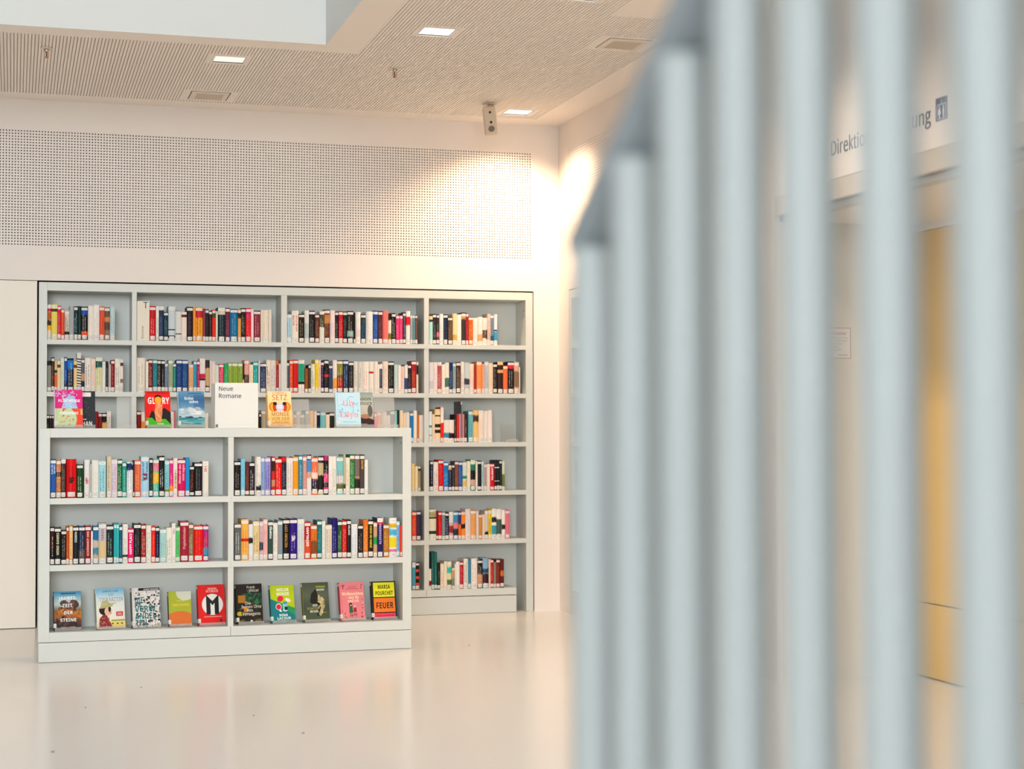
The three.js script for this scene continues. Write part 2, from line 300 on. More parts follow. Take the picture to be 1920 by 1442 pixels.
bookcase(tall, { x0: 0.16, x1: 3.519, in0: 0.213, in1: 3.468, foot: 0, top: 2.2445, topY: 2.19, z: ZB + 0.002, depth: 0.262, dividers: [[0.752, 0.783], [1.739, 1.779], [2.732, 2.766]], shelves: [TIER.C, TIER.D, TIER.E, TIER.F, TIER.G], th: 0.031, bottom: TIER.H, bottomLow: 0.123, plinth: [0.213, 3.396, 0.118], endShort: 3.396, pegs: [[3.468, 2.08], [3.468, 2.12], [1.739, 2.06]] });
{
  const t = thing('side_bookcase', 'white bookcase set into the side wall, mostly hidden by the grey railing', 'bookcase', [0, 0, 0]);
  const g = new THREE.Group(); t.position.set(XR, 0, RC0); t.rotation.y = -Math.PI / 2;
  bookcase(t, { x0: 0.005, x1: RC1 - RC0 - 0.005, in0: 0.055, in1: RC1 - RC0 - 0.06, foot: 0, top: 2.2445, topY: 2.19, z: 0.002, depth: 0.26, dividers: [[0.9, 0.935]], shelves: [TIER.C, TIER.D, TIER.E, TIER.F, TIER.G], th: 0.031, bottom: TIER.H, bottomLow: 0.123, plinth: [0.055, RC1 - RC0 - 0.06, 0.118], pegs: [] });
}

// ------------------------------------------------------------------ books on the shelves
// one line a book: left edge and width and height in mm, then the cloth or jacket colour and what is printed on its spine
// (bFROM-TOcolour a band in percent of the height, f lettering colour, S stripes, oPERCENTcolour a blot, t no name slip at the head, ~ title); * marks the books past the limit
const SHELVES = {
  A1: `202 31 216 1e5aa8 fe8f0f8 b86-99101830 ~PLAN FÜR DIE WELT
233 26 212 c07a3c ff0e0d0 b12-30d08050 b32-443a2a1a b60-75a85a28
259 26 215 3e2a28 b0-7d8e0d8 fb09a8a
288 53 216 e0060e f5a0a0a t o55300808
343 35 186 0f3f1c fe0e8d0
384 29 211 e9e6e2 fc8b8b8 o55c84a50 t
*413 11 188 c0bcb4 f444444 t
424 37 209 e9e6dc fd0c8b8 t
461 41 206 9fd4dc f2a6a78
506 24 229 dccbac f4a3a2a t
530 34 213 dac8d4 f9a8a9a
564 27 213 0f5a3a ff0f0c0
590 23 196 1f9a86 fe0f0e0
615 35 197 eceae6 b4-23122a5a f8a9ab0 t
*650 7 203 1a1a1c t
656 36 207 e0603e ff0c070
692 46 228 a4d0e6 f1a5a88 o508a2030 ~Der Tanz auf dem Vulkan
738 20 216 161418 fc8b060
758 34 214 50b8a8 b9-32e07a90 b35-65f2b81e ff0e0b0
792 31 230 121012 ff0f0f0
823 26 206 84c8cc f3a8088 b80-88808a2a b85-901a1a12
849 22 211 d82a80 ffff0f8 b70-88f0882a
871 23 218 ecdfd4 f333333 b40-80e0c8a8 t
894 45 212 d00a58 ff4d0dc ~Wenn wir das nicht sagen
939 23 220 1d8ccc t f1d7cbc
962 26 172 1a1614 fd8502a
988 46 192 15151a f8a8a8a
1034 34 199 e8dfd2 fc83a3a ~24 t`,
  A2: `1212 38 198 1c1513 fb0a8a0
1250 24 212 7ac4e0 f4a80b0 t
1274 25 193 5a2c2c f8a5a2a t
1299 31 191 221620 fe8e0e0
*1330 8 224 b8bcb4 t
1338 27 222 eae4da b75-881a1a1a fb09a8a
1365 22 219 86a4d0 f3a5a98
1387 33 219 948fd0 f2a2a5a
*1421 6 223 7a1420 t
1426 20 222 c8281e b12-382a1e14 b60-78c88a6a
1446 39 212 e0100c ff8e0d8
1485 26 222 1e2234 b0-14d81e1e b88-92e03020 f8aa0b0 t
1511 38 214 e2dcd6 faa9a9a
1549 31 221 f09a0c fe88a0a
1581 24 229 1a88a8 fd0e8ec
1605 24 223 cc8a80 fe0c0b8
1629 27 233 e0dcd8 b0-152a1a60 b15-454a8ac8 b45-58d8a078
1656 38 216 e8704c b40-58f0d0c0 b58-902a2038 ff0e0e0
1694 33 223 c0ae84 b0-183a1a28 b50-901c1810
1727 28 224 121012 b0-12b02a68 b45-68e0286c b80-90e0286c ff0f0f0 t
1756 22 222 ece6dc fc0a0a0 t
1777 25 222 ece4da f8aa090 t
1802 41 219 7cc4c4 b50-70d8dcdc b72-905a6a3a fc06060
*1843 13 232 b8b290 t b75-903a3a20
1856 25 214 e8ddc8 fc89a70
1881 29 232 1f7a38 fd8e8d0 b8-14c81e28
1910 30 231 7a6660 b55-60b09060 b62-902a2018
1940 28 231 4a3e3c ff2b82a ~DELPHI
1967 21 201 e8e8e6 fb0c0c8 t`,
  B1: `202 24 210 16120f b15-603a100e ff0f0f0
226 35 206 0f0f0f fe0e0b0 ~MIND GAMES
262 28 190 181c1a fa0a098
*289 15 211 c84a10 fe8a070
305 19 212 ecc080 f8a3a1a b85-90d81e1e
324 32 211 14181c fe8e8e8 ~SIEBEN
356 34 211 1c2a48 b62-905a4a48 fb0b8c8
390 32 212 8e1210 ff0d0b8 ~SCHÖNHEIT DER
*422 10 182 efece8 t
432 31 211 1c6a9a b38-60c8b8a8 b60-754a8aa0 b75-90c0a898
463 42 225 c8bfc0 b45-90dcc090 f8a5a7a ~TARAN
505 40 214 16292a fc8d8c8
*545 15 222 2fa8b0 f2090a0
*559 15 221 30b4b8 f2098a0
574 19 209 10586a f60a8b0
593 29 218 e6e2dc b78-902a2624 fa0a0a0
622 33 193 e00e62 fffffff ~HAPPY PLACE
654 40 220 12161a f8a8a8a
694 28 215 9c120e ff0d8c0
722 29 209 e8e4da fa8a090 t
751 22 203 e4281c ff0b040
773 23 200 1c1a40 fc8d0e0
797 37 187 a4d0cc f8a9a98
834 30 194 ece6d8 f4a8a60 t
864 21 219 ebe6e0 fa01e2c ~EVA t
885 25 199 5cc068 f3a9048
910 48 229 a01c38 fe8a898 ~Papierkinder
958 27 214 8a6a48 fc8d0c8
986 52 204 e0120c ff06a50
1038 31 204 b0147a b7-141a7ab0 b62-851a88c0 ff0a040`,
  B2: `1214 39 211 5e6462 fe8e8e8
1253 42 235 efb04c fe0502a b47-54d01414
1296 24 205 dfe3ea b38-521a1a1a t
1320 37 222 e0c890 f8a6a3a
1357 22 221 d0b0b4 b55-753a3a4c f907880
1378 26 233 ecb2ae fd08080
1405 31 222 2e4a40 fffffff ~POMPEJI
1435 26 210 ece4d8 fb09a8a t
1461 29 225 78949c fd86a6a
1491 40 232 15100c fd89a3a ~VICTORY CITY
1530 44 233 2a1078 fc8b8e8 o48d8d0c8
1575 41 231 cfd8d8 fb0a098
1616 36 213 b8141c b50-90e04a1c fffffff ~GRÖNLAND
1652 37 194 d8701c b48-888a4a20 f6a3a10
1689 29 221 156a6c f8ac0b8
1718 19 217 e0e4dc f9aa8a0
1738 39 193 d8cbb8 fb0a090
1776 32 231 1a1468 fb0b0d8 t
1809 28 216 22502a fc8d0a0
1836 27 217 cc0c10 ff0b0a0
1863 26 221 171513 ff4f0ee ~DRIFTER
1889 38 196 dfe2e4 faaaabb
1928 32 190 1c1a1a fa8a8a8
1960 29 219 e0721c ff0c890 t
1989 31 217 16140f ff2d21c ~ZEBRA IM KRIEG
2020 24 203 c89c74 b42-622a9a4a
2043 35 229 1d1450 b0-10e0e0e0 b10-17d01c30 fc8c0e8 ~ALEKSANDRA
2079 35 190 b0701e fe8c890
2114 44 228 e8e8e4 b15-25d8b02a b30-454ab0d0 b50-75e8d01e b80-88e06aa0
2157 21 209 84b0d8 f2a5ab0
*2179 18 183 f0360c t`,
  C1: `212 26 227 f3ece0 b10-20d21f4f b20-45b8642a b45-603a2418 b60-75f0b21a b75-88e8d8c8
239 39 231 efd868 b13-214a4032
277 23 222 d8213c ff0b0b8
*300 22 200 e04a12 ff0a070
323 30 189 d8d0c0 f333333 b72-821c1a1a
353 29 220 a9abb0 t
382 25 220 123236 fd0f0ec
*407 21 221 14302e f406058 t
428 42 219 17151a b10-251d4fb0 b75-90f04a1e fe8e0d8
471 35 225 f1ebdf fd8c8b0 t
505 39 232 f2ece6 fd8c0b8 t
544 33 222 e2563a fa02a1a
577 35 217 8a6f5a b10-306a5440 b30-45d8804a b45-705a4a40
612 32 222 bfd6d9 t f8aa8b0`,
  C2: `867 42 230 c8141c ff2dcd0
*909 19 230 e9eee9 f405050 t
928 32 229 26304e b0-8e8e8e8 f6a80a8
960 30 192 16323f f8aaabb
990 46 233 c9d6dc b66-691b1b1b b84-9114181c
1036 40 197 dcdcd6 b74-77222222 t
1076 35 195 efe0d4 b9-185a1c22 t
1111 42 230 1c1214 f6a5a8a
*1152 17 226 f0983a t
1169 48 230 f2a128 b6-30c8232c f3a1c10
*1217 17 221 8a3a4c t
1233 24 216 1d1a1c f4a4040
*1257 22 206 241a1c f8a7a70
1279 24 214 e02a1c b8-254a4a2a
*1303 13 204 dfe0c0 t
1317 49 232 0f2733 b0-12bfd5cb b12-22e0d2b0 f8a9aa0
1366 32 228 6a2438 fa06a78
1398 52 222 116a9a fa0d0e8
*1450 21 219 e0a050 b10-282a1a18
1471 31 228 1d1b1d fc8b890
1502 37 229 e21420 b8-28c8145a fe88890
*1539 17 222 f4e0e2 t
1556 47 213 8a2a3c b0-10222222 ff0d0c0
*1603 12 218 e8dcc6 t
1615 43 218 e9dfce t fd8c0a8
*1658 20 221 eee0d4 t`,
  C3: `1777 37 192 a9cde0 f6a8aa8
1814 47 217 efe8d8 fc84a40 ~KILLORE b84-9017120f
1861 40 196 16110f b8-163a1512 fd8c8a0
1901 31 221 dfe0d6 b40-88b4c4c0
1932 41 219 14141c f8a9a90
1973 30 196 5a2c1e fc89a60
2004 34 218 e2ddd4 b8-504a4436 fe0d8b0
2037 39 229 5a2c14 b15-42c27a3a fd8b890
2077 34 224 f0dcdc fd8b0b0 t
2111 25 217 1a1620 f9ab08a
2136 30 220 c8141e ff0c0b0
2166 30 218 18201e f888888
2196 44 222 262220 b62-809ab8b8 fd8d0b0
*2240 13 211 0e0c0c t
2252 37 216 eee8e0 b56-80e4d0c8 fc8b8b0
2289 37 201 12344e b12-30263a3c f5a8aa0
2326 49 221 efe9e2 t fd8c8b8
2374 37 227 14489c f8ab0e0
2411 32 225 5a2028 fa06a68
2442 41 229 f0776e fe85a50 t
*2483 22 212 f0e4d6 b0-221a1414 b66-887d7a14 t
2506 30 212 151614 ff0ead8
2536 26 199 e0356e ff08aa8
*2563 23 199 e8406e ff08aa8
*2585 21 219 2c2040 fe8e0e8
2607 32 229 f3ebdd b18-42dc1414 t
*2638 17 203 a8a0ac f606070
*2656 16 204 5a9aa0 f387880
*2672 19 204 6a4a3c fa8846a`,
  C4: `2773 26 211 a8dcd0 b0-74a2420 b7-18f6cfa0 b18-264a2420 t
2798 26 212 242a30 f99aaaa
*2825 22 210 3a2a28 b60-75d85a6a fe8d8d0
2847 28 213 e8ebe4 fb8c8c0 t
2875 32 211 1a2038 f4a5a80
2907 35 192 5a4230 fc8a080
2942 31 217 f1d9a4 b68-86d8a848 t
2973 31 212 f6eee8 t
3004 34 226 40302a b5-20c89a68
*3037 18 223 b01e34 fe890a0
3056 34 197 d2601a ff0b070
3089 34 190 f1ecdf fd8c0c0 t
3123 35 197 f1eadf b62-86f0a060 fd8d0d0
3159 34 191 f4e4dc b45-753a3a1c fe8b8b8
*3193 23 220 e6c4b4 fb05a50 t
3215 26 215 6f8796 b70-862c5470
3241 24 217 e8e8ee b50-561a1420 b56-853a9ac8 t`,
  D1: `214 27 202 8a8a80 b0-151a1a1c t
*241 20 224 3a1d16 b55-657a2a1a fd8c0a0
*261 17 202 d8c090 b30-403a4038 b45-90e06a3a t
*278 21 201 f0d2a0 b12-226a3a1a t
299 23 221 d2dcc8 f8a9a80
*322 19 226 1552a8 b70-90102048 fe0e8f0
341 41 219 2a2c40 b6-321f7ad0 b0-6222222 t fe8e8e8
*382 21 200 f0cf90 b12-226a3a1a t
402 27 255 e8e4d8 S1c1c1c
*429 23 215 5a5c6c b45-68d8946a b68-9020223c
452 38 222 eee6dc t f555555
490 31 216 efd9cc t fd8a898
521 43 227 dfdfb0 b10-302a5a50 fa0a060
*564 21 198 ece8e0 t
*585 17 201 14222c fc8d8d8 t
*603 17 182 c8b8b4 t f606060
619 24 210 8a1418 fd8a090
644 36 218 f0e8dc f555555 t
*679 19 214 ece4da b10-204a3a3a b60-728a7a70 t`,
  D2: `785 56 227 ece4d6 t f8a8478
*843 18 203 efe8dc t
861 28 217 7a1410 fe8c8b0
889 31 216 1d7a8c f58b0b8
919 25 213 241a16 fd8d0c0
*945 24 212 1a1614 fe8e8e0
*968 21 193 7a8aa8 f4a5a78
991 30 215 a4b496 f6a7a60
*1021 22 192 127a6a fa0d8c8
1043 38 216 1b3a78 f6a8ac0
1081 39 215 1f4a88 f6a90c8
1124 32 187 e2b080 fd07850
*1156 22 210 2a9ac0 f1a80a8
*1178 19 210 b01a4a ff0a0c0
1197 37 226 e6dcdc b45-60c81e3c b60-651a1a3a
1234 29 216 2c2622 b25-80c8a878 t
*1263 14 211 e0d0c8 t
*1277 22 207 e8d8d0 t
*1298 26 183 cfdfd4 t
1325 33 191 e0385c ff4d8e0
1358 30 194 1fa25c fa8e0b8 t
*1387 24 200 9ab04a f5a6a20
1412 39 200 8fae3c f5a6a20
1451 32 199 93ac4e f5a6a20
*1483 11 195 2a1a14 t b55-90d8b080
1494 31 219 e59a92 b45-853a2420 fe8d0c8
1525 28 188 f0e2c0 t fe0a090
1553 36 207 14a0a0 fa8e8e0
*1589 10 214 eed8d8 t
1600 42 199 303c5c fb8c0d8
1641 31 220 efe0d0 f2a2018 t
1672 37 218 ece2da t f8a8078
*1709 18 221 a81a1c b0-15c87a2a ff0c8b0 t
*1727 18 196 f3e3d8 t`,
  D3: `*1778 20 206 3c5068 f8a98a8
1799 24 221 d8481a ff0d8c0
1823 36 224 c8101c fc8101c
*1859 20 221 efe6da b10-661fa07c b66-7412201a
*1879 22 221 efe6da b10-661fa07c b66-7412201a
*1904 24 165 9a4a1c fb87030 t
*1928 18 191 3a3834 f5a5852
1946 27 196 e8e4cc f666666 t
1973 26 227 f2d21c fb89a10
*1999 15 220 ecd0d8 f444444 t
*2014 22 213 1c1a34 b10-205a1a24 fd8d0d8
2036 32 225 15130f b44-52e01e28 f886650
2069 27 190 2f4268 f2f4268
2096 29 223 efe4dc b55-90e8a02a fd0c0b8
2124 43 223 5a4a2a b10-458a8a3a b55-90b02a1c ff0d0b0
2167 38 224 18345c fb8c4d0
2205 36 214 1c0e0c fc8b0a0
2241 29 216 e0ddd4 t f888888
2271 30 215 d8d4cc t f888888
2301 46 216 efe8dc fd07a70 t
2347 34 217 eee8de b32-38c8142c t
2381 28 217 ede0d2 t
*2408 13 198 f1ebe0 t
*2421 20 202 2a2c48 b0-18eeeae6 fe8e8e8 t
2441 41 218 ecdccc t fb88a70
2482 42 218 14120f fc8c0a0
2524 26 198 c3d8d2 t
*2551 21 194 f0e8e0 t
*2572 25 186 ecc8bc t fd8a8a0
*2597 24 198 2a4a7c b0-48ece4e0 t
*2621 25 196 241f1e f8a8078
2646 35 225 a8161e fe8a060
*2681 15 216 e8d2b8 b10-401a1612 t`,
  D4: `2773 30 215 dcd8da b60-88c4c4cc t
2803 30 217 ecdcd8 t fd0a8b8
2833 29 216 b04a4c b0-8eeeeee ff0c8c0
*2862 23 202 f6ecdf t fe8a090
2885 31 214 f3e6cf b50-804a7068
2916 26 215 122a5c fb0c0d8 t
2942 24 213 8aa0a0
2966 34 219 46271c fe0c8b0
3000 25 221 eee4d6 t f8a8a88
3026 38 216 c8d2d0 b52-723a3a48 b72-90b8bcc8 t
3064 31 207 f3ddcc t fe89878
*3094 20 195 a3281a t
3114 38 225 f69a5a fd8783a
*3153 18 208 f6a070 t
3171 31 224 b8c6d0 f8a9ab0
3202 33 214 f2d5b4 t fd0a888
3234 31 211 1d1416 fb0a8a0
3266 42 223 3a1c18 b0-10e8c88a b25-35d8a870 t
3308 33 197 f2703a
3341 48 226 1a1618 b8-22d81e3c fd8d0c8
3388 37 223 d8b098 b30-808a6a50
*3425 7 188 f0e8e0 t`,
  E1: `*211 20 189 1a1614 fb0b0a8
*231 14 189 2a1c14
*245 14 189 241a18
*519 21 212 8a1418 t
*540 24 202 7a1a18
*564 30 202 1a120e b30-70e8b060
*594 27 212 efe8e2 f444444 t`,
  E2: `*786 30 216 7a1018
*816 24 208 f0e4d8 b30-65e88a2a
*1006 23 212 ece8da f888888 t
*1029 12 218 c86a78 t
*1229 26 201 ece8d8 t
*1593 16 201 12100e
*1609 29 222 b8a890`,
  E3: `*1811 15 213 e8d0c0 t
*1826 20 195 c86a50
*1846 26 217 a8b8a0 b60-905a5a58
*1871 32 195 9a7a70
*1903 5 220 1a1a1a t
*1908 26 223 7a8a94
*1934 32 218 edc8a0 t
*1966 20 215 e4d8cc t
*1985 24 212 223a8c b10-45101428
*2010 37 212 7ac4c8
*2047 28 194 f0ddc8 t
*2074 34 208 20241c
*2363 20 208 5a5a3a
*2383 19 202 e02a6a
*2401 30 211 ee8060
*2431 23 207 c8b8b0 t
*2454 17 210 e0d8d0 t
*2472 25 188 e0d4c4 t
*2497 31 220 4a4088 fb0a8d0
*2528 17 220 7ad0c0 t
*2545 17 224 181820 t
*2562 25 222 f2dcb8 t
*2587 19 205 e8d2b4 t
*2606 28 208 e8dcd2 t
*2635 27 208 1878b8
*2661 25 221 f5e6d4 t
*2687 14 193 c86a14 t
*2701 30 190 efe2da t`,
  E4: `*2772 21 215 dbe4e2 b45-524a8a98 b75-807ab8d0 t
*2794 20 195 e8d0b4 t
2813 40 231 f1d3a0 b18-22333333 b45-551e1c18 b62-721e1c18 t
2854 23 245 e8200e b0-45f5ece4 t
2877 38 156 f1e4d8 b58-803a8aa8 t
2915 37 156 f2e6dc b58-822a0c1c t
*2952 17 195 241a1a fe8d8d0 t
*2969 18 193 d8281a t
*2987 13 198 c89090 t
*3000 11 200 5a78b0 t
*3011 14 198 e08068 t
*3025 19 200 2c2228 fe8e0e0 t
3054 35 219 6fb8c0 f2a6a78
3089 40 225 f0c47c b16-364a3020 t
3128 38 223 f3e2d2 fe0b8b0
3167 29 221 eee4dc t
3196 31 225 f6e4de t`,
  F3: `*2648 22 192 efcf90 t
*2671 22 174 f3dfb4 t
*2693 19 176 a0946a b8-202a201c`,
  F4: `*2773 6 210 1a1a22 t
*2779 23 210 18203c fe8e8e8
2802 36 202 eee6dc f8a5a5a t
2838 38 217 cc0a14 fe07070
2876 35 200 1a7ac4 fb8dcf0
*2911 23 183 2a2440 b8-20f0a848 fd8d0d8
*2934 21 183 22282a f8a908a
2955 29 207 7a4434 fa87a68
2984 28 203 1a52a0 f88a8d8
3012 32 199 cfdccc b48-582a8a68 b65-85e0b860
3044 25 206 f0e0cf t fe0a8a0
3069 36 217 1c7a5c b0-15d8e4b0 b35-651a1414 b65-85c8a898
*3106 15 206 efe4d8 t
3120 28 209 0f0d0d f4a4a4a
*3148 16 205 a8ccd4 f2a4a5a
*3165 23 185 bca4a0 f8a5a58
*3188 23 185 e8ddd6 t
3211 32 188 d40a1c fffffff ~POLARROT
*3243 18 212 1b2022 b23-26f0f0f0 b68-70f0f0f0 t
*3261 17 212 1b2022 b23-26f0f0f0 b68-70f0f0f0 t
*3278 21 212 14161a f6a6080
*3299 19 204 d8dcc0 b45-906a7a30`,
  G3: `2649 33 199 e0401a ff0a080
2682 32 202 352c4a f4a4068`,
  G4: `2771 51 212 e6dfc4 b8-25a8a070 b25-303a3420 b70-80243430 t
*2822 15 200 7a1014 t
2837 27 196 d40c10 fe86060
*2864 23 194 7a8c92 fc0d0d0
2886 27 188 141c34 fc0c8d8
2914 32 195 d8a8a4 b0-40d8d8d0 b50-75902a30
2945 36 194 3a8ab4 b40-60e07a80 b62-852a2a30
*2981 20 194 2a2a78 b45-95f0661a
3001 30 195 f28a1c b45-601c1410
3031 38 212 e3dad8 t fb8a0c0
3069 40 202 e8a25e fc88848
*3110 18 196 e0d6cc t
*3128 26 172 cc8a48 fb87838
*3154 18 172 e8cdb4 t
3172 26 199 d2c4c0 b75-881c1a1c
3198 25 202 f2d224 f6a5a10
3223 34 211 efece4 b28-45222222 b55-853a9ab0 t
3257 38 209 eee8e0 b35-884a5a4a t
3295 26 201 efe6de b52-66222222 t
3322 33 200 e8788a fc85068`,
  H3: `*2652 24 191 4a9ab0 b0-18eeeeee
*2676 26 191 1c1414 b25-35d8503a b50-60d8503a b74-82d8503a`,
  H4: `*2769 18 143 f0e6d8 b57-827a1418 t
2788 21 258 1c5a52 t f8ab0a8
*2809 19 257 1f6a5c t f8ab0a8
*2828 23 184 16161e faaaabb t
*2851 26 177 f0dfc0 t fb89868
*2878 22 193 f1e2cc t
2899 33 191 e2dcb4 b20-423ab8a8 b65-855a6a3a
*2933 22 148 c89a6a b50-907a8a80
*2954 9 173 e8e8e0 t
*2963 27 189 f1e8e0 t
2989 29 187 b4141c fe8a0a0
3019 32 208 f2e8da f444444 t
*3051 22 206 3a84a0 t
3073 45 209 f3e6dc f888888 t
3118 38 198 1f1814 b50-90c88a60 fe8e0d8
3156 43 209 8ab0cc b35-502a4a68 b52-853a1a20 t
*3199 14 200 e8c8b8 t
*3213 23 200 b42a1c fe0a090
*3236 18 179 8a8478 t
3254 30 199 7a1c14 fa84a3a
3284 27 198 5a1e10 b40-60c86a30 t`,
};
const ORD = ['first', 'second', 'third', 'fourth', 'fifth', 'sixth', 'seventh', 'eighth', 'ninth', 'tenth', 'eleventh', 'twelfth', 'thirteenth', 'fourteenth', 'fifteenth', 'sixteenth', 'seventeenth', 'eighteenth', 'nineteenth', 'twentieth'];
const ordinal = (n) => (n < 20 ? ORD[n] : n < 29 ? 'twenty-' + ORD[n - 20] : n === 29 ? 'thirtieth' : 'thirty-' + ORD[n - 30]);
const NUM = ['one', 'two', 'three', 'four', 'five', 'six'];
const place = (id) => ('AB'.includes(id[0]) ? `low bookcase ${id[0] === 'A' ? 'upper' : 'middle'} tier ${id[1] === '1' ? 'left' : 'right'} bay` : `wall bookcase tier ${NUM['CDEFGH'.indexOf(id[0])]} bay ${NUM[id[1] - 1]}`);
function colourName(hex) {
  const h = {}; new THREE.Color('#' + hex).getHSL(h, THREE.SRGBColorSpace); const { s, l } = h, d = h.h * 360;
  if (l < 0.13 || (l < 0.2 && s < 0.2)) return 'black';
  if (s < 0.13) return l > 0.82 ? 'white' : l > 0.6 ? 'pale grey' : l > 0.35 ? 'grey' : 'dark grey';
  if (l > 0.86 && d > 20 && d < 70) return s > 0.6 ? 'ivory' : 'cream';
  if (l > 0.88) return 'white';
  const n = d < 12 || d >= 345 ? 'red' : d < 40 ? (l < 0.36 ? 'brown' : s < 0.45 ? 'tan' : 'orange') : d < 66 ? (s < 0.5 ? 'sand' : 'yellow') : d < 160 ? 'green' : d < 195 ? 'turquoise' : d < 250 ? 'blue' : d < 295 ? 'violet' : 'pink';
  if (n === 'red' && l > 0.7) return 'pink';
  return (l < 0.28 ? 'dark ' : l > 0.72 ? 'pale ' : '') + n;
}
const AT = 2048, PXMM = 1.25;                   // spine atlas: pixels a side, pixels a millimetre
const sheets = [];
function sheet(h = AT) {
  const c = document.createElement('canvas'); c.width = AT; c.height = h;
  const s = { c, g: c.getContext('2d'), x: 2, y: 2, h }; sheets.push(s); return s;
}
function cell(s, w, h) { if (s.x + w + 4 > AT) { s.x = 2; s.y += 330; } if (s.y + h > s.h) return null; const r = { x: s.x, y: s.y, w, h, s }; s.x += w + 4; return r; }
function parse(text) {
  const i = text.indexOf('~'), title = i < 0 ? '' : text.slice(i + 1), o = { title, bands: [], base: '', fg: null, slip: true };
  (i < 0 ? text : text.slice(0, i)).trim().split(' ').forEach((k, n) => {
    if (!n) o.base = k; else if (k === 't') o.slip = false; else if (k[0] === 'f') o.fg = k.slice(1); else if (k[0] === 'S') o.stripe = k.slice(1);
    else if (k[0] === 'b') { const m = /^b(\d+)-(\d\d?)([0-9a-f]{6})$/.exec(k); o.bands.push([+m[1], +m[2], m[3]]); } else if (k[0] === 'o') o.blot = [+k.slice(1, 3), k.slice(3)];
  });
  return o;
}
function paintSpine(r, o) {
  const { g } = r.s, { x, y, w, h } = r;
  g.save(); g.beginPath(); g.rect(x - 2, y - 2, w + 4, h + 4); g.clip();
  g.fillStyle = '#' + o.base; g.fillRect(x - 2, y - 2, w + 4, h + 4);
  g.save(); g.beginPath(); g.rect(x, y - 2, w, h + 4); g.clip();
  for (const [a, b, c] of o.bands) {
    g.fillStyle = '#' + c; const y0 = y + (h * a) / 100, y1 = y + (h * b) / 100;
    g.fillRect(x, y0, w, y1 - y0);
    if (b - a > 12) for (let k = 0; k < 9; k++) { g.globalAlpha = 0.35; g.fillStyle = rnd() < 0.5 ? '#' + c : '#' + o.base; const q = rnd() < 0.5 ? y0 : y1; g.beginPath(); g.ellipse(x + rnd() * w, q, w * (0.1 + 0.2 * rnd()), 3 + 7 * rnd(), rnd() * 3, 0, 7); g.fill(); g.globalAlpha = 1; }
  }
  if (o.stripe) { g.fillStyle = '#' + o.stripe; for (let k = 0; k < 11; k++) { const q = y + h * (0.14 + k * 0.07); g.beginPath(); g.moveTo(x, q); g.lineTo(x + w, q + 5); g.lineTo(x + w, q + 14); g.lineTo(x, q + 9); g.fill(); } }
  if (o.blot) { g.fillStyle = '#' + o.blot[1]; for (let k = 0; k < 12; k++) { g.globalAlpha = 0.75; g.beginPath(); g.ellipse(x + w * (0.5 + 0.35 * (rnd() - 0.5)), y + h * (o.blot[0] / 100 + 0.14 * (rnd() - 0.5)), w * 0.16, h * 0.02, rnd() * 3, 0, 7); g.fill(); } g.globalAlpha = 1; }
  if (o.fg) {
    g.fillStyle = '#' + o.fg; g.save(); g.translate(x + w / 2, y + h * 0.84); g.rotate(-Math.PI / 2);
    if (o.title) {
      const two = w > 34 && o.title.length > 14, at = o.title.lastIndexOf(' ', o.title.length * 0.62), top = h * (o.slip ? 0.7 : 0.76);
      g.textBaseline = 'middle'; g.textAlign = 'right';
      const parts = two ? [o.title.slice(0, at), o.title.slice(at + 1)] : [o.title];
      if (o.title.length < 4) { g.textAlign = 'left'; parts[0] && (g.rotate(Math.PI / 2), g.translate(-w * 0.42, -h * 0.36)); g.font = 'bold ' + Math.round(w * 0.5) + 'px sans-serif'; if (o.title === 'EVA') { g.rotate(Math.PI / 2); g.translate(0, -w * 0.4); } g.fillText(o.title, 0, 0, h * 0.4); }
      else parts.forEach((s, k) => { g.font = 'bold ' + Math.round(Math.min(w * (two ? 0.38 : 0.56), 25)) + 'px sans-serif'; g.fillText(s, top, two ? (k - 0.5) * w * 0.44 : 0, h * 0.66); });
    } else for (let line = 0; line < (w > 30 ? 2 : 1); line++) {  // lettering too small to read
      let q = h * (0.02 + 0.06 * rnd()); const end = h * (0.45 + 0.25 * rnd()), hh = Math.min(7, w * (0.16 + 0.1 * rnd())), yy = w > 30 ? (line ? 0.14 : -0.2) * w : (rnd() - 0.5) * w * 0.2;
      while (q < end) { const s = 2 + 3 * rnd(); g.globalAlpha = 0.55 + 0.4 * rnd(); g.fillRect(q, yy - hh / 2 + (rnd() < 0.3 ? -1 : 0), s, hh * (0.6 + 0.4 * rnd())); q += s + 1.3 + (rnd() < 0.16 ? 6 : 0); }
      g.globalAlpha = 1;
    }
    g.textAlign = 'left'; g.restore();
  }
  if (o.slip) { g.fillStyle = '#efece6'; g.fillRect(x + 2, y + h * 0.035, w - 4, h * 0.075); g.fillStyle = '#8a8884'; g.fillRect(x + w * 0.25, y + h * 0.07, w * 0.5, 2); }
  g.restore(); g.restore();
}
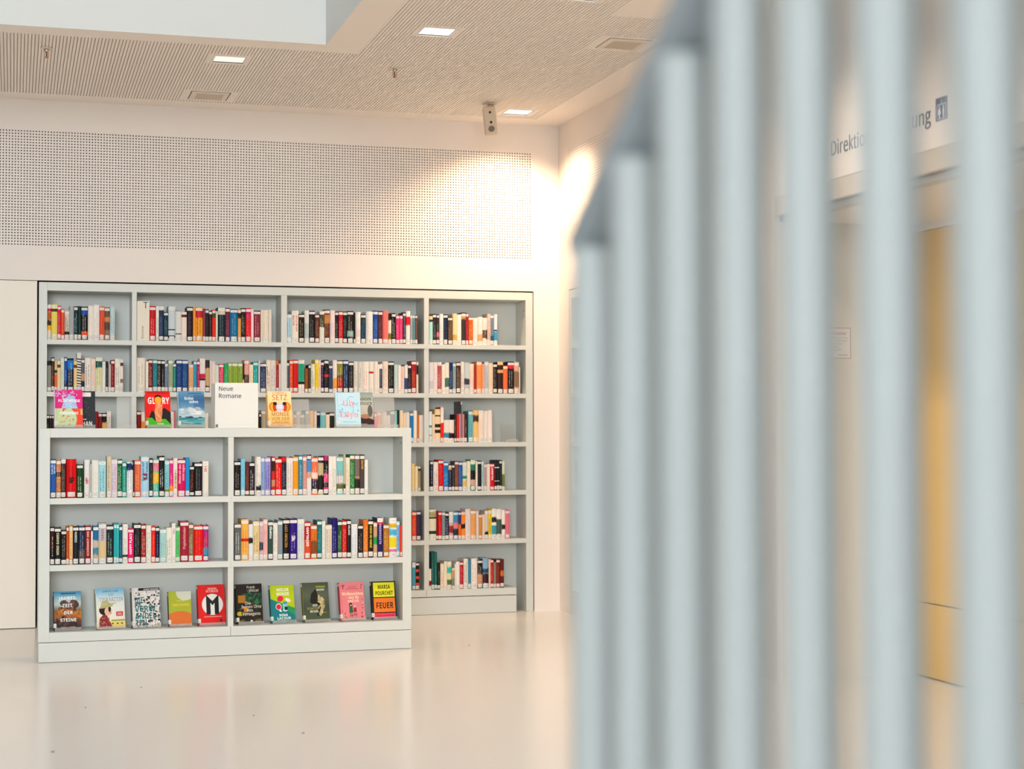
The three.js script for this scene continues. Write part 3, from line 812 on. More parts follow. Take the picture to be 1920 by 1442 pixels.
// cover of a standing book: spine strip bulging to the front, two boards; uv on the spine run over its cell, the boards take its plain edge
function quadGeo() { return { p: [], n: [], t: [], i: [] }; }
function quad(q, a, b, c, d, n, ta, tb, tc, td) { const k = q.p.length / 3; q.p.push(...a, ...b, ...c, ...d); for (let j = 0; j < 4; j++) q.n.push(...(Array.isArray(n[0]) ? n[j] : n)); q.t.push(...ta, ...tb, ...tc, ...td); q.i.push(k, k + 1, k + 2, k, k + 2, k + 3); }
function toGeo(q) { const g = new THREE.BufferGeometry(); g.setAttribute('position', new THREE.Float32BufferAttribute(q.p, 3)); g.setAttribute('normal', new THREE.Float32BufferAttribute(q.n, 3)); g.setAttribute('uv', new THREE.Float32BufferAttribute(q.t, 2)); g.setIndex(q.i); return g; }
function arc(w, bulge, n, lift = 0) { const a = []; for (let i = 0; i <= n; i++) { const t = (i / n) * 2 - 1; a.push([(t * w) / 2, bulge * (1 - t * t) - bulge + lift, Math.sin(t * 0.7), Math.cos(t * 0.7)]); } return a; }
function coverGeo(w, h, d, r) {
  const q = quadGeo(), n = 4, s = arc(w, Math.min(0.004, w * 0.12), n), H = r.s.h, U = (k) => k / AT, V = (k) => 1 - k / H, e = [U(r.x - 1), V(r.y + r.h * 0.5)], th = 0.0022;
  for (let i = 0; i < n; i++) {
    const [xa, za, na, ma] = s[i], [xb, zb, nb, mb] = s[i + 1], ua = U(r.x + (r.w * i) / n), ub = U(r.x + (r.w * (i + 1)) / n), v0 = V(r.y + r.h), v1 = V(r.y);
    quad(q, [xa, 0, za], [xb, 0, zb], [xb, h, zb], [xa, h, za], [[na, 0, ma], [nb, 0, mb], [nb, 0, mb], [na, 0, ma]], [ua, v0], [ub, v0], [ub, v1], [ua, v1]);
    for (const [y, m] of [[h, 1], [0, -1]]) { const A = [xa, y, za], B = [xb, y, zb], C = [xb, y, zb - th], D = [xa, y, za - th]; if (m > 0) quad(q, A, B, C, D, [0, 1, 0], e, e, e, e); else quad(q, B, A, D, C, [0, -1, 0], e, e, e, e); }
    quad(q, [xb, 0, zb - th], [xa, 0, za - th], [xa, h, za - th], [xb, h, zb - th], [0, 0, -1], e, e, e, e);
  }
  const z0 = s[0][1];
  for (const side of [-1, 1]) {
    const xo = (side * w) / 2, xi = xo - side * th, f = (a, b, c, d, nn) => (side > 0 ? quad(q, a, b, c, d, nn, e, e, e, e) : quad(q, b, a, d, c, nn, e, e, e, e));
    f([xo, 0, z0], [xo, 0, -d], [xo, h, -d], [xo, h, z0], [side, 0, 0]);
    f([xi, 0, -d], [xi, 0, z0], [xi, h, z0], [xi, h, -d], [-side, 0, 0]);
    f([xi, h, z0], [xo, h, z0], [xo, h, -d], [xi, h, -d], [0, 1, 0]);
    f([xo, 0, z0], [xi, 0, z0], [xi, 0, -d], [xo, 0, -d], [0, -1, 0]);
    f([xo, 0, -d], [xi, 0, -d], [xi, h, -d], [xo, h, -d], [0, 0, -1]);
  }
  return toGeo(q);
}
function labelGeo(w, y0, y1, wrap = 1) {
  const q = quadGeo(), n = 4, s = arc(w * wrap, Math.min(0.004, w * 0.12), n, 0.0005);
  for (let i = 0; i < n; i++) { const [xa, za, na, ma] = s[i], [xb, zb, nb, mb] = s[i + 1]; quad(q, [xa, y0, za], [xb, y0, zb], [xb, y1, zb], [xa, y1, za], [[na, 0, ma], [nb, 0, mb], [nb, 0, mb], [na, 0, ma]], [i / n, 0], [(i + 1) / n, 0], [(i + 1) / n, 1], [i / n, 1]); }
  return toGeo(q);
}
const labelCanvas = document.createElement('canvas'); labelCanvas.width = labelCanvas.height = 64;
{ const g = labelCanvas.getContext('2d'); g.fillStyle = '#dedad4'; g.fillRect(0, 0, 64, 64); g.fillStyle = '#5c5a58'; for (const x of [22, 28, 33, 39]) g.fillRect(x, 35, 4, 6); g.fillStyle = '#c6c3be'; g.fillRect(0, 0, 64, 2); g.fillRect(0, 62, 64, 2); }
const labelTex = new THREE.CanvasTexture(labelCanvas); labelTex.colorSpace = THREE.SRGBColorSpace;
M.label = phys('#ffffff', 0.35, { map: labelTex, clearcoat: 0.3, clearcoatRoughness: 0.3 });

const first = sheet(), second = sheet(), rest = sheet();
const jobs = [];
for (const [id, text] of Object.entries(SHELVES)) {
  const z = ('AB'.includes(id[0]) ? -9.67 : ZB) - 0.016, y = TIER[id[0]] + 0.0004;
  text.trim().split('\n').forEach((line, i) => {
    const m = /^(\*?)(\d+) (\d+) (\d+) (.*)$/.exec(line.trim()), o = parse(m[5]), w = m[3] / 1000 - 0.0006, h = m[4] / 1000;
    jobs.push({ id, i, stuff: !!m[1], x: m[2] / 1000 + w / 2 + 0.0003, y, z: z - 0.003 * rnd(), w, h, d: Math.min(0.16, h * (0.62 + 0.06 * rnd())), o });
  });
}
for (const s of sheets) { s.tex = new THREE.CanvasTexture(s.c); s.tex.colorSpace = THREE.SRGBColorSpace; s.mat = phys('#ffffff', 0.5, { map: s.tex, specularIntensity: 0.35, clearcoat: 0.05, clearcoatRoughness: 0.25 }); }
const leftovers = { cover: [], pages: [], label: [] };
for (const j of jobs) {
  const pw = Math.max(8, Math.round(j.w * 1000 * PXMM)), ph = Math.round(j.h * 1000 * PXMM);
  const r = j.stuff ? cell(rest, pw, ph) : cell(first, pw, ph) ?? cell(second, pw, ph);
  paintSpine(r, j.o);
  const cover = coverGeo(j.w, j.h, j.d, r), pages = box(-j.w / 2 + 0.0024, j.w / 2 - 0.0024, 0.003, j.h - 0.003, -j.d + 0.003, -0.008), label = labelGeo(j.w, 0.003 + 0.005 * rnd(), Math.min(0.033, j.h * 0.15) + 0.006 * (rnd() - 0.5), 0.9);
  if (j.stuff) { for (const [k, g] of [['cover', cover], ['pages', pages], ['label', label]]) leftovers[k].push(g.translate(j.x, j.y, j.z)); continue; }
  const feat = j.o.title ? `lettered ${j.o.title.split(' ').slice(0, 2).join(' ')}` : j.o.stripe ? 'with black stripes' : j.o.blot ? `with ${colourName(j.o.blot[1])} blot` : j.o.bands.length && colourName(j.o.bands[0][2]) !== colourName(j.o.base) ? `with ${colourName(j.o.bands[0][2])} band` : j.o.fg && colourName(j.o.fg) !== colourName(j.o.base) ? `with ${colourName(j.o.fg)} lettering` : '';
  const t = thing('book', `${colourName(j.o.base)} book ${feat ? feat + ', ' : ''}${ordinal(j.i)} from left, ${place(j.id)}`.replace(' ,', ','), 'book', [j.x, j.y, j.z], 0, `books standing on ${place(j.id)}`);
  mesh('cover', cover, r.s.mat, t); mesh('page_block', pages, M.pages, t); mesh('spine_label', label, M.label, t);
}
// pale books in the side bookcase, of which only a sliver shows
for (const [y, n] of [[TIER.C, 2], [TIER.D, 3], [TIER.E, 2], [TIER.F, 3], [TIER.G, 2]]) for (let k = 0; k < n; k++) {
  const w = 0.026 + 0.01 * rnd(), h = 0.2 + 0.025 * rnd(), r = cell(rest, Math.round(w * 1250), Math.round(h * 1250)); paintSpine(r, parse(['c8d4d6', 'b0c0c8', 'd8c8c8', 'c0ccc8'][Math.floor(rnd() * 4)] + ' t f8a9aa8'));
  const at = (g) => g.rotateY(-Math.PI / 2).translate(XR + 0.014, y + 0.0004, RC0 + 0.085 + k * 0.038);
  leftovers.cover.push(at(coverGeo(w, h, 0.14, r))); leftovers.pages.push(at(box(-w / 2 + 0.0024, w / 2 - 0.0024, 0.003, h - 0.003, -0.137, -0.008))); leftovers.label.push(at(labelGeo(w, 0.005, 0.03, 0.93)));
}
{
  const t = thing('shelved_books', 'further books along the wall bookcase, many half hidden behind the low bookcase', 'books'); t.userData.kind = 'stuff';
  mesh('cover', leftovers.cover, rest.mat, t); mesh('page_block', leftovers.pages, M.pages, t); mesh('spine_label', leftovers.label, M.label, t);
  for (const m of t.children) m.userData.kind = 'stuff';
}

// ------------------------------------------------------------------ books shown face out on clear stands
const covers = sheet(1200), CW = 256, CH = 388;
covers.tex = new THREE.CanvasTexture(covers.c); covers.tex.colorSpace = THREE.SRGBColorSpace; covers.mat = phys('#ffffff', 0.45, { map: covers.tex, specularIntensity: 0.6, clearcoat: 0.08, clearcoatRoughness: 0.2 });
const say = (g, t, x, y, size, col, { font: f = 'sans-serif', bold = 1, w, align = 'center', squeeze = 1 } = {}) => { g.save(); g.fillStyle = col; g.font = `${bold ? 'bold ' : ''}${size}px ${f}`; g.textAlign = align; g.translate(x, y); g.scale(squeeze, 1); g.fillText(t, 0, 0, w); g.restore(); };
const grad = (g, y0, y1, ...stops) => { const l = g.createLinearGradient(0, y0, 0, y1); stops.forEach((c, i) => l.addColorStop(i / (stops.length - 1), c)); return l; };
const el = (g, x, y, a, b, c, rot = 0) => { g.fillStyle = c; g.beginPath(); g.ellipse(x, y, a, b, rot, 0, 7); g.fill(); };
const poly = (g, c, ...p) => { g.fillStyle = c; g.beginPath(); p.forEach(([x, y], i) => (i ? g.lineTo(x, y) : g.moveTo(x, y))); g.fill(); };
const dabs = (g, n, x, y, w, h, cols, a, b, rot = 3) => { for (let i = 0; i < n; i++) el(g, x + w * rnd(), y + h * rnd(), a * (0.4 + rnd()), b * (0.4 + rnd()), cols[Math.floor(rnd() * cols.length)], rnd() * rot); };
const ART = {      // each draws on a field of 256 x 388
  fluechtige(g) {
    g.fillStyle = '#e0147c'; g.fillRect(0, 0, 256, 194); dabs(g, 60, 0, 0, 256, 90, ['#b89ad0', '#d8b8dc', '#e0147c', '#c8d0ec'], 16, 5); poly(g, '#a9c8e8', [60, 194], [90, 90], [140, 60], [185, 100], [210, 194]); dabs(g, 26, 80, 60, 110, 130, ['#a9c8e8', '#c8a0d8', '#b8d8f0'], 8, 20); g.fillStyle = '#e0147c'; g.fillRect(206, 0, 50, 130);
    g.fillStyle = '#ec5a1e'; g.fillRect(0, 194, 256, 194); g.fillStyle = '#c6d4a0'; g.fillRect(0, 194, 70, 194); el(g, 130, 300, 70, 110, '#c2d6a8'); poly(g, '#f0431c', [150, 194], [256, 230], [256, 388], [190, 388], [215, 290]); dabs(g, 22, 50, 250, 120, 120, ['#ec5a1e', '#c2d6a8', '#e88a4a'], 12, 7); g.fillStyle = '#e8b878'; g.fillRect(236, 200, 20, 60);
    say(g, 'FLÜCHTIGE', 132, 128, 38, '#ffffff', { w: 230 }); say(g, 'FREUNDE', 132, 256, 38, '#ffffff', { w: 190 });
  },
  dark(g) {
    g.fillStyle = '#10161f'; g.fillRect(0, 0, 256, 388); g.fillStyle = '#e8e4dc'; g.fillRect(20, 14, 190, 46); dabs(g, 8, 20, 20, 120, 30, ['#2a3038', '#888'], 9, 3);
    g.strokeStyle = '#8a9094'; g.lineWidth = 3; for (let i = 0; i < 46; i++) { const x = 60 + 120 * rnd(), y = 90 + 170 * rnd(); g.globalAlpha = 0.3 + 0.5 * rnd(); g.beginPath(); g.moveTo(x, y); g.lineTo(x + 30 * (rnd() - 0.5), y + 34 * (rnd() - 0.5)); g.stroke(); } g.globalAlpha = 1;
    say(g, 'CHAN', 150, 372, 66, '#ece8e0', { w: 150 }); g.fillStyle = '#ddd'; g.fillRect(110, 298, 50, 10);
  },
  glory(g) {
    g.fillStyle = '#e60f0c'; g.fillRect(0, 0, 256, 388); poly(g, '#14100f', [0, 388], [20, 300], [60, 210], [120, 250], [190, 180], [256, 230], [256, 388]); poly(g, '#49b01c', [0, 388], [0, 290], [60, 286], [100, 330], [160, 300], [200, 300], [256, 360], [256, 388]);
    poly(g, '#e88a5a', [100, 330], [86, 230], [104, 130], [140, 100], [170, 150], [168, 240], [150, 340]); dabs(g, 40, 96, 120, 68, 190, ['#f0a874', '#d8744a', '#f4c08a'], 4, 16); el(g, 128, 60, 34, 20, '#1a1210'); el(g, 128, 96, 36, 36, '#f0a81c');
    say(g, 'GL', 58, 138, 98, '#fff6ee', { squeeze: 0.66 }); say(g, 'RY', 206, 138, 98, '#fff6ee', { squeeze: 0.66 }); g.fillStyle = '#7a0e0a'; for (let i = 0; i < 20; i++) g.fillRect(22 + i * 11, 12, 7, 14); g.fillStyle = '#d8f0c0'; g.fillRect(110, 348, 70, 8);
  },
  krebse(g) {
    g.fillStyle = grad(g, 0, 388, '#5f93b8', '#3f78a4', '#6f9fbc', '#c8d4d8', '#e0c8c0'); g.fillRect(0, 0, 256, 388); g.fillStyle = 'rgba(20,60,120,.35)'; g.fillRect(150, 40, 106, 150); dabs(g, 40, 10, 180, 240, 70, ['rgba(235,238,238,.6)', 'rgba(190,200,205,.5)', 'rgba(245,235,225,.6)'], 34, 8, 0.3);
    g.fillStyle = grad(g, 280, 388, '#1f7f8c', '#4fa0a8', '#9aa8a4'); g.fillRect(0, 284, 256, 104); dabs(g, 26, 0, 300, 256, 80, ['#1c7480', '#b8c0bc', '#6fb0b4'], 40, 3, 0.04); dabs(g, 5, 10, 276, 240, 8, ['#1f3a4a'], 36, 5, 0.03);
    say(g, 'Krebse', 104, 92, 42, '#f4f2ec', { font: 'serif', w: 90 }); say(g, 'ziehen', 150, 128, 42, '#f4f2ec', { font: 'serif', w: 90 }); g.fillStyle = '#33566e'; for (let i = 0; i < 12; i++) g.fillRect(96 + i * 11, 16, 7, 15);
  },
  monde(g) {
    g.fillStyle = grad(g, 0, 388, '#f3dfae', '#f3d898', '#f0b860'); g.fillRect(0, 0, 256, 388); say(g, 'CLEMENS J.', 130, 30, 32, '#c05a1e', { bold: 0, w: 215 }); say(g, 'SETZ', 128, 96, 80, '#d8541a', { bold: 0, w: 205 });
    for (const s of [-1, 1]) { el(g, 128 + s * 72, 170, 48, 54, '#e08a1c'); el(g, 128 + s * 62, 168, 34, 46, '#f0b030'); el(g, 128 + s * 52, 172, 26, 46, '#c8401c'); el(g, 128 + s * 52, 134, 22, 18, '#1c1210'); } el(g, 128, 174, 44, 44, '#cfc8e4'); el(g, 128, 168, 30, 26, '#e0dcec');
    say(g, 'MONDE', 130, 270, 56, '#9a3a16', { bold: 0, w: 210 }); say(g, 'VOR DER', 130, 316, 50, '#9a3a16', { bold: 0, w: 210 }); say(g, 'LANDUNG', 130, 354, 42, '#9a3a16', { bold: 0, w: 210 }); say(g, 'Roman', 130, 376, 17, '#4a2410');
  },
  ellyn(g) {
    g.fillStyle = '#bfe0ee'; g.fillRect(0, 0, 256, 388); dabs(g, 110, 20, 120, 220, 150, ['#6fc4e4', '#8fd0ea', '#4ab0dc', '#a8dcf0'], 9, 4); g.strokeStyle = '#5ab0d8'; g.lineWidth = 5; g.beginPath(); g.moveTo(110, 100); g.quadraticCurveTo(150, 20, 180, 60); g.stroke();
    say(g, 'Lily', 132, 150, 78, '#ea9aa8', { font: 'serif', w: 130 }); say(g, 'Ellyn', 134, 280, 84, '#ea9aa8', { font: 'serif', w: 200 }); g.fillStyle = '#7ab8d0'; for (let i = 0; i < 14; i++) g.fillRect(66 + i * 10, 328, 6, 9);
  },
  goblet(g) {
    g.fillStyle = grad(g, 0, 388, '#8a9a92', '#c4c4b8', '#bdb8ac', '#8a7868'); g.fillRect(0, 0, 256, 388); poly(g, '#2e0d12', [0, 388], [40, 300], [110, 250], [256, 310], [256, 388]); dabs(g, 12, 30, 200, 60, 80, ['#5a1c20', '#3a1416'], 16, 26); el(g, 170, 270, 52, 26, '#b07a58'); el(g, 220, 210, 26, 66, '#5a5a52');
    say(g, 'NSON', 170, 92, 46, '#2a302e', { font: 'serif', w: 190 }); say(g, 'SINGER', 170, 142, 46, '#2a302e', { font: 'serif', w: 150 }); g.fillStyle = '#d0b8a8'; for (let i = 0; i < 12; i++) g.fillRect(70 + i * 10, 352, 6, 8);
  },
  jahreszeit(g) {
    g.fillStyle = grad(g, 0, 388, '#2f86b8', '#8fb8c4', '#c0ccc8', '#7a5a3a', '#a85a14', '#4a2410', '#20120c'); g.fillRect(0, 0, 256, 388); dabs(g, 30, 60, 110, 150, 90, ['#5a2a1e', '#3c2a22', '#6a3a24', '#2a2420'], 26, 24); dabs(g, 26, 40, 190, 216, 60, ['#a85a14', '#c87818', '#6a3410'], 34, 8); dabs(g, 20, 0, 290, 256, 90, ['#2a140c', '#5a2c10', '#1a0e0a'], 40, 14);
    g.fillStyle = '#241a18'; for (let i = 0; i < 12; i++) g.fillRect(66 + i * 12, 14, 8, 15); say(g, 'JAHRES-', 132, 84, 46, '#f2f4f2', { w: 214 }); say(g, 'ZEIT', 126, 160, 48, '#f2f4f2', { w: 110 }); say(g, 'DER', 134, 232, 46, '#f2f4f2', { w: 106 }); say(g, 'STEINE', 134, 306, 46, '#f2f4f2', { w: 190 }); say(g, 'ROMAN  S. FISCHER', 130, 368, 15, '#e0b890', { w: 160 });
  },
  tieraerztin(g) {
    g.fillStyle = grad(g, 0, 388, '#6fb8e0', '#d8e6e8', '#ecebe2', '#efe8d8', '#e8d488'); g.fillRect(0, 0, 256, 388); g.fillStyle = '#e6cf6c'; g.fillRect(100, 322, 156, 50); g.fillStyle = '#8fa05a'; g.fillRect(130, 306, 126, 14); for (const x of [140, 186, 226]) el(g, x, 344, 9, 6, '#1c1814');
    poly(g, '#8a2a2c', [14, 380], [24, 290], [60, 250], [92, 262], [140, 380]); dabs(g, 60, 26, 270, 90, 100, ['#c86a64', '#6a1c20', '#e0a898'], 4, 3); el(g, 66, 210, 44, 46, '#221614'); el(g, 104, 222, 34, 42, '#e8c0a4'); el(g, 118, 200, 12, 30, '#221614'); poly(g, '#c2bc84', [34, 190], [44, 130], [90, 112], [130, 150], [150, 176]); el(g, 92, 172, 66, 13, '#b8b27a', -0.25); el(g, 124, 240, 9, 4, '#b0443c');
    g.fillStyle = '#c8202a'; g.beginPath(); g.roundRect(176, 228, 62, 44, 8); g.fill(); g.fillStyle = '#f4d8d4'; for (let i = 0; i < 3; i++) g.fillRect(186, 238 + i * 10, 42, 4);
    say(g, 'SARAH LARK', 132, 34, 24, '#4a6a78', { font: 'serif', w: 150 }); say(g, 'DIE', 136, 70, 28, '#8a8470', { font: 'serif', bold: 0 }); say(g, 'TIERÄRZTIN', 136, 124, 50, '#7a7564', { font: 'serif', bold: 0, w: 220 }); g.fillStyle = '#a8a08c'; g.fillRect(50, 132, 170, 2); say(g, 'Ferne Welt', 138, 152, 16, '#8a8470', { font: 'serif', w: 80 });
  },
  verwandelten(g) {
    g.fillStyle = '#dcdad6'; g.fillRect(0, 0, 256, 388); for (let i = 0; i < 190; i++) { g.fillStyle = ['#16161a', '#2a2a30', '#f0eeea', '#8a8884'][Math.floor(rnd() * 4)]; g.fillRect(20 + 236 * rnd(), 30 + 350 * rnd(), 6 + 16 * rnd(), 6 + 18 * rnd()); }
    g.fillStyle = '#121216'; g.fillRect(60, 4, 196, 26); say(g, 'ULRIKE DRAESNER', 178, 25, 18, '#e8e8e6', { w: 140 });
    [['DIE', 152, 92], ['VERW', 238, 178], ['ANDEL', 306, 190], ['TEN', 374, 110]].forEach(([s, y, w]) => { g.lineWidth = 5; say(g, s, 22, y, 82, '#0f6a70', { align: 'left', squeeze: w / (s.length * 52) }); }); g.strokeStyle = '#7a4440'; g.lineWidth = 4; g.beginPath(); g.arc(236, 366, 10, 0, 7); g.stroke();
  },
  zweimonde(g) {
    g.fillStyle = '#a9b42c'; g.fillRect(0, 0, 256, 388); g.save(); g.beginPath(); g.rect(0, 0, 256, 388); g.clip(); el(g, 190, 10, 104, 94, '#d4d8c4'); el(g, 128, 400, 210, 178, '#d9702c'); g.restore(); say(g, 'ZWEI MONDE', 138, 164, 38, '#f0c838', { w: 190 }); g.fillStyle = '#f0d878'; for (let i = 0; i < 10; i++) g.fillRect(90 + i * 9, 102, 6, 8); g.fillStyle = '#f0b060'; g.fillRect(112, 372, 46, 7);
  },
  emm(g) {
    g.fillStyle = '#e2100f'; g.fillRect(0, 0, 256, 388); el(g, 136, 192, 102, 102, '#ece8e2'); poly(g, '#12121a', [76, 288], [76, 98], [136, 160], [196, 98], [196, 288], [156, 288], [156, 176], [136, 200], [116, 176], [116, 288]);
    say(g, 'Antonio', 136, 46, 28, '#f4d8d0', { font: 'serif', w: 90 }); say(g, 'SCURATI', 136, 74, 32, '#f4d8d0', { font: 'serif', w: 120 }); g.fillStyle = '#f4c8c0'; for (let i = 0; i < 20; i++) g.fillRect(52 + i * 8.6, 306, 5, 8); el(g, 214, 346, 11, 14, '#5a0a0a');
  },
  orte(g) {
    g.fillStyle = '#17100c'; g.fillRect(0, 0, 256, 388); g.fillStyle = '#1c4a30'; g.fillRect(60, 92, 196, 100); dabs(g, 20, 120, 90, 136, 110, ['#2a6a44', '#12301f', '#3a3a20'], 14, 34); g.fillStyle = '#a8701c'; g.fillRect(14, 110, 74, 74); el(g, 28, 290, 34, 22, '#b8a824'); dabs(g, 20, 30, 230, 226, 150, ['#2a2414', '#6a5420', '#1c2c1c', '#0e0a08'], 26, 14); el(g, 90, 250, 22, 24, '#c8882c');
    say(g, 'Frank', 146, 44, 34, '#f0e8d8', { bold: 0, w: 84 }); say(g, 'Witzel', 176, 78, 36, '#f0e8d8', { bold: 0, w: 100 }); say(g, 'Die', 112, 204, 40, '#f4ecd8', { bold: 0, w: 66 }); say(g, 'fernen Orte', 144, 238, 40, '#f4ecd8', { bold: 0, w: 200 }); say(g, 'des', 128, 272, 40, '#f4ecd8', { bold: 0, w: 70 }); say(g, 'Versagens', 142, 308, 42, '#f4ecd8', { bold: 0, w: 182 }); dabs(g, 7, 134, 354, 16, 26, ['#f0e8d8'], 7, 4);
  },
  minze(g) {
    g.fillStyle = '#b9cc14'; g.fillRect(0, 0, 256, 388); poly(g, '#0f7a86', [0, 140], [256, 250], [256, 388], [0, 388]); poly(g, '#1f9a5a', [0, 140], [256, 244], [256, 320], [120, 230]); el(g, 104, 142, 34, 30, '#e0244c', -0.5); el(g, 186, 158, 32, 18, '#f0e4e8', 0.5); el(g, 82, 224, 32, 34, '#f0e8e8'); el(g, 82, 226, 26, 27, '#d81e4a'); g.fillStyle = '#8fd0d0'; g.fillRect(128, 186, 50, 80); el(g, 153, 186, 25, 12, '#2a9aa0'); el(g, 153, 264, 25, 12, '#c8e4e4'); g.fillStyle = '#102024'; g.fillRect(146, 226, 32, 36); dabs(g, 5, 90, 262, 20, 14, ['#f0f0f0'], 8, 5);
    say(g, 'WILDE', 134, 64, 44, '#fbfbe8', { w: 166 }); say(g, 'MINZE', 134, 108, 44, '#fbfbe8', { w: 170 }); say(g, 'NINA', 130, 326, 36, '#f4f8f4', { w: 110 }); say(g, 'LACOUR', 134, 360, 38, '#f4f8f4', { w: 160 }); g.fillStyle = '#b8d8d4'; g.fillRect(110, 372, 44, 5);
  },
  schatten(g) {
    g.fillStyle = grad(g, 0, 388, '#4a5040', '#56604c', '#3f4a3a', '#4a5a3c'); g.fillRect(0, 0, 256, 388); poly(g, '#141812', [66, 190], [84, 110], [128, 66], [150, 130], [176, 190], [160, 330], [128, 336], [150, 250], [100, 230]); poly(g, '#b8a878', [150, 116], [206, 180], [214, 240], [170, 340], [150, 320], [178, 240], [144, 170]); dabs(g, 16, 150, 140, 56, 170, ['#cfc090', '#8a7c50', '#e0d4a4'], 6, 16);
    say(g, 'NORMAN', 178, 54, 27, '#b8c01c', { w: 92 }); say(g, 'MAHER', 176, 84, 27, '#e8ecd8', { w: 78 }); say(g, 'DEN', 116, 240, 32, '#e8ecd8', { w: 50 }); say(g, 'SCHATTEN', 96, 270, 31, '#a0985c', { w: 124 }); say(g, 'IM EUIL', 106, 300, 31, '#e8ecd8', { w: 88 }); g.fillStyle = '#a8b090'; g.fillRect(186, 300, 40, 4);
  },
  weihnachten(g) {
    g.fillStyle = '#e8828a'; g.fillRect(0, 0, 256, 388); for (const [x, y] of [[26, 30], [216, 26], [36, 352], [214, 350]]) { dabs(g, 8, x, y, 26, 20, ['#a04a3c', '#7a3a30', '#e8a890'], 9, 4); el(g, x + 10, y + 30 * (y < 100 ? 1 : -1), 4, 12, '#8a1c28'); }
    dabs(g, 14, 12, 190, 14, 150, ['#a8404a'], 3, 2); dabs(g, 10, 226, 170, 16, 140, ['#7a2a34', '#f0e0d8'], 4, 5); say(g, 'Weihnachten', 134, 134, 44, '#fbe6bc', { font: 'serif', w: 226 }); say(g, '– nur du', 134, 170, 42, '#fbe6bc', { font: 'serif', w: 130 }); say(g, 'und ich', 138, 206, 42, '#fbe6bc', { font: 'serif', w: 120 }); g.fillStyle = '#b0404e'; for (let i = 0; i < 9; i++) { g.fillRect(92 + i * 9, 46, 6, 7); g.fillRect(70 + i * 14, 64, 9, 8); }
    poly(g, '#3a5a48', [90, 318], [94, 244], [126, 240], [132, 312]); el(g, 108, 232, 16, 22, '#3a221c'); el(g, 110, 238, 8, 10, '#e8b8a0'); poly(g, '#a01c2c', [134, 306], [140, 262], [166, 262], [168, 310]); el(g, 152, 250, 11, 12, '#e8b0a0'); for (const [x, y] of [[104, 338], [122, 340], [146, 332], [166, 336]]) el(g, x, y, 4, 18, '#3a2420', 0.2);
  },
  feuer(g) {
    g.fillStyle = '#141012'; g.fillRect(0, 0, 256, 388); g.fillStyle = '#e4e01c'; g.fillRect(18, 12, 226, 150); g.fillStyle = '#ee7a1c'; g.fillRect(18, 172, 226, 146); g.fillStyle = '#ea3a5c'; g.fillRect(18, 328, 226, 52);
    say(g, 'MARIA', 132, 78, 56, '#17120e', { squeeze: 0.78, w: 170 }); say(g, 'POURCHET', 132, 142, 56, '#17120e', { squeeze: 0.72, w: 262 }); say(g, 'FEUER', 132, 280, 86, '#2a120c', { squeeze: 0.72, w: 272 }); say(g, 'ROMAN LUCHTERHAND', 132, 362, 20, '#9a1430', { w: 190 });
  },
};
function stand(w, x, y, z, label, turn = 0, high = 0.17) {
  const lean = 0.2, s = new THREE.Shape(), th = 0.003, base = 0.1, lip = 0.02, c = Math.cos(lean), n = Math.sin(lean);
  s.moveTo(0.012, 0); s.lineTo(0.012 + th, 0); s.lineTo(0.012 + th + 0.002, lip); s.lineTo(0.012 + 0.002, lip); s.lineTo(0.012, th); s.lineTo(-0.03, th); s.lineTo(-0.03 - n * high, th + c * high); s.lineTo(-0.03 - n * high - th, th + c * high); s.lineTo(-0.03 - th, th); s.lineTo(-base, th); s.lineTo(-base, 0); s.closePath();
  const g = new THREE.ExtrudeGeometry(s, { depth: w, bevelEnabled: true, bevelThickness: 0.0006, bevelSize: 0.0004, bevelSegments: 1 }).translate(0, 0, -w / 2).rotateY(-Math.PI / 2);
  const m = mesh('book_stand', g, M.acrylic, scene, [x, y, z]); m.rotation.y = turn; return tag(m, label, 'stand', 'clear stands for face-out books');
}
let slot = 0;
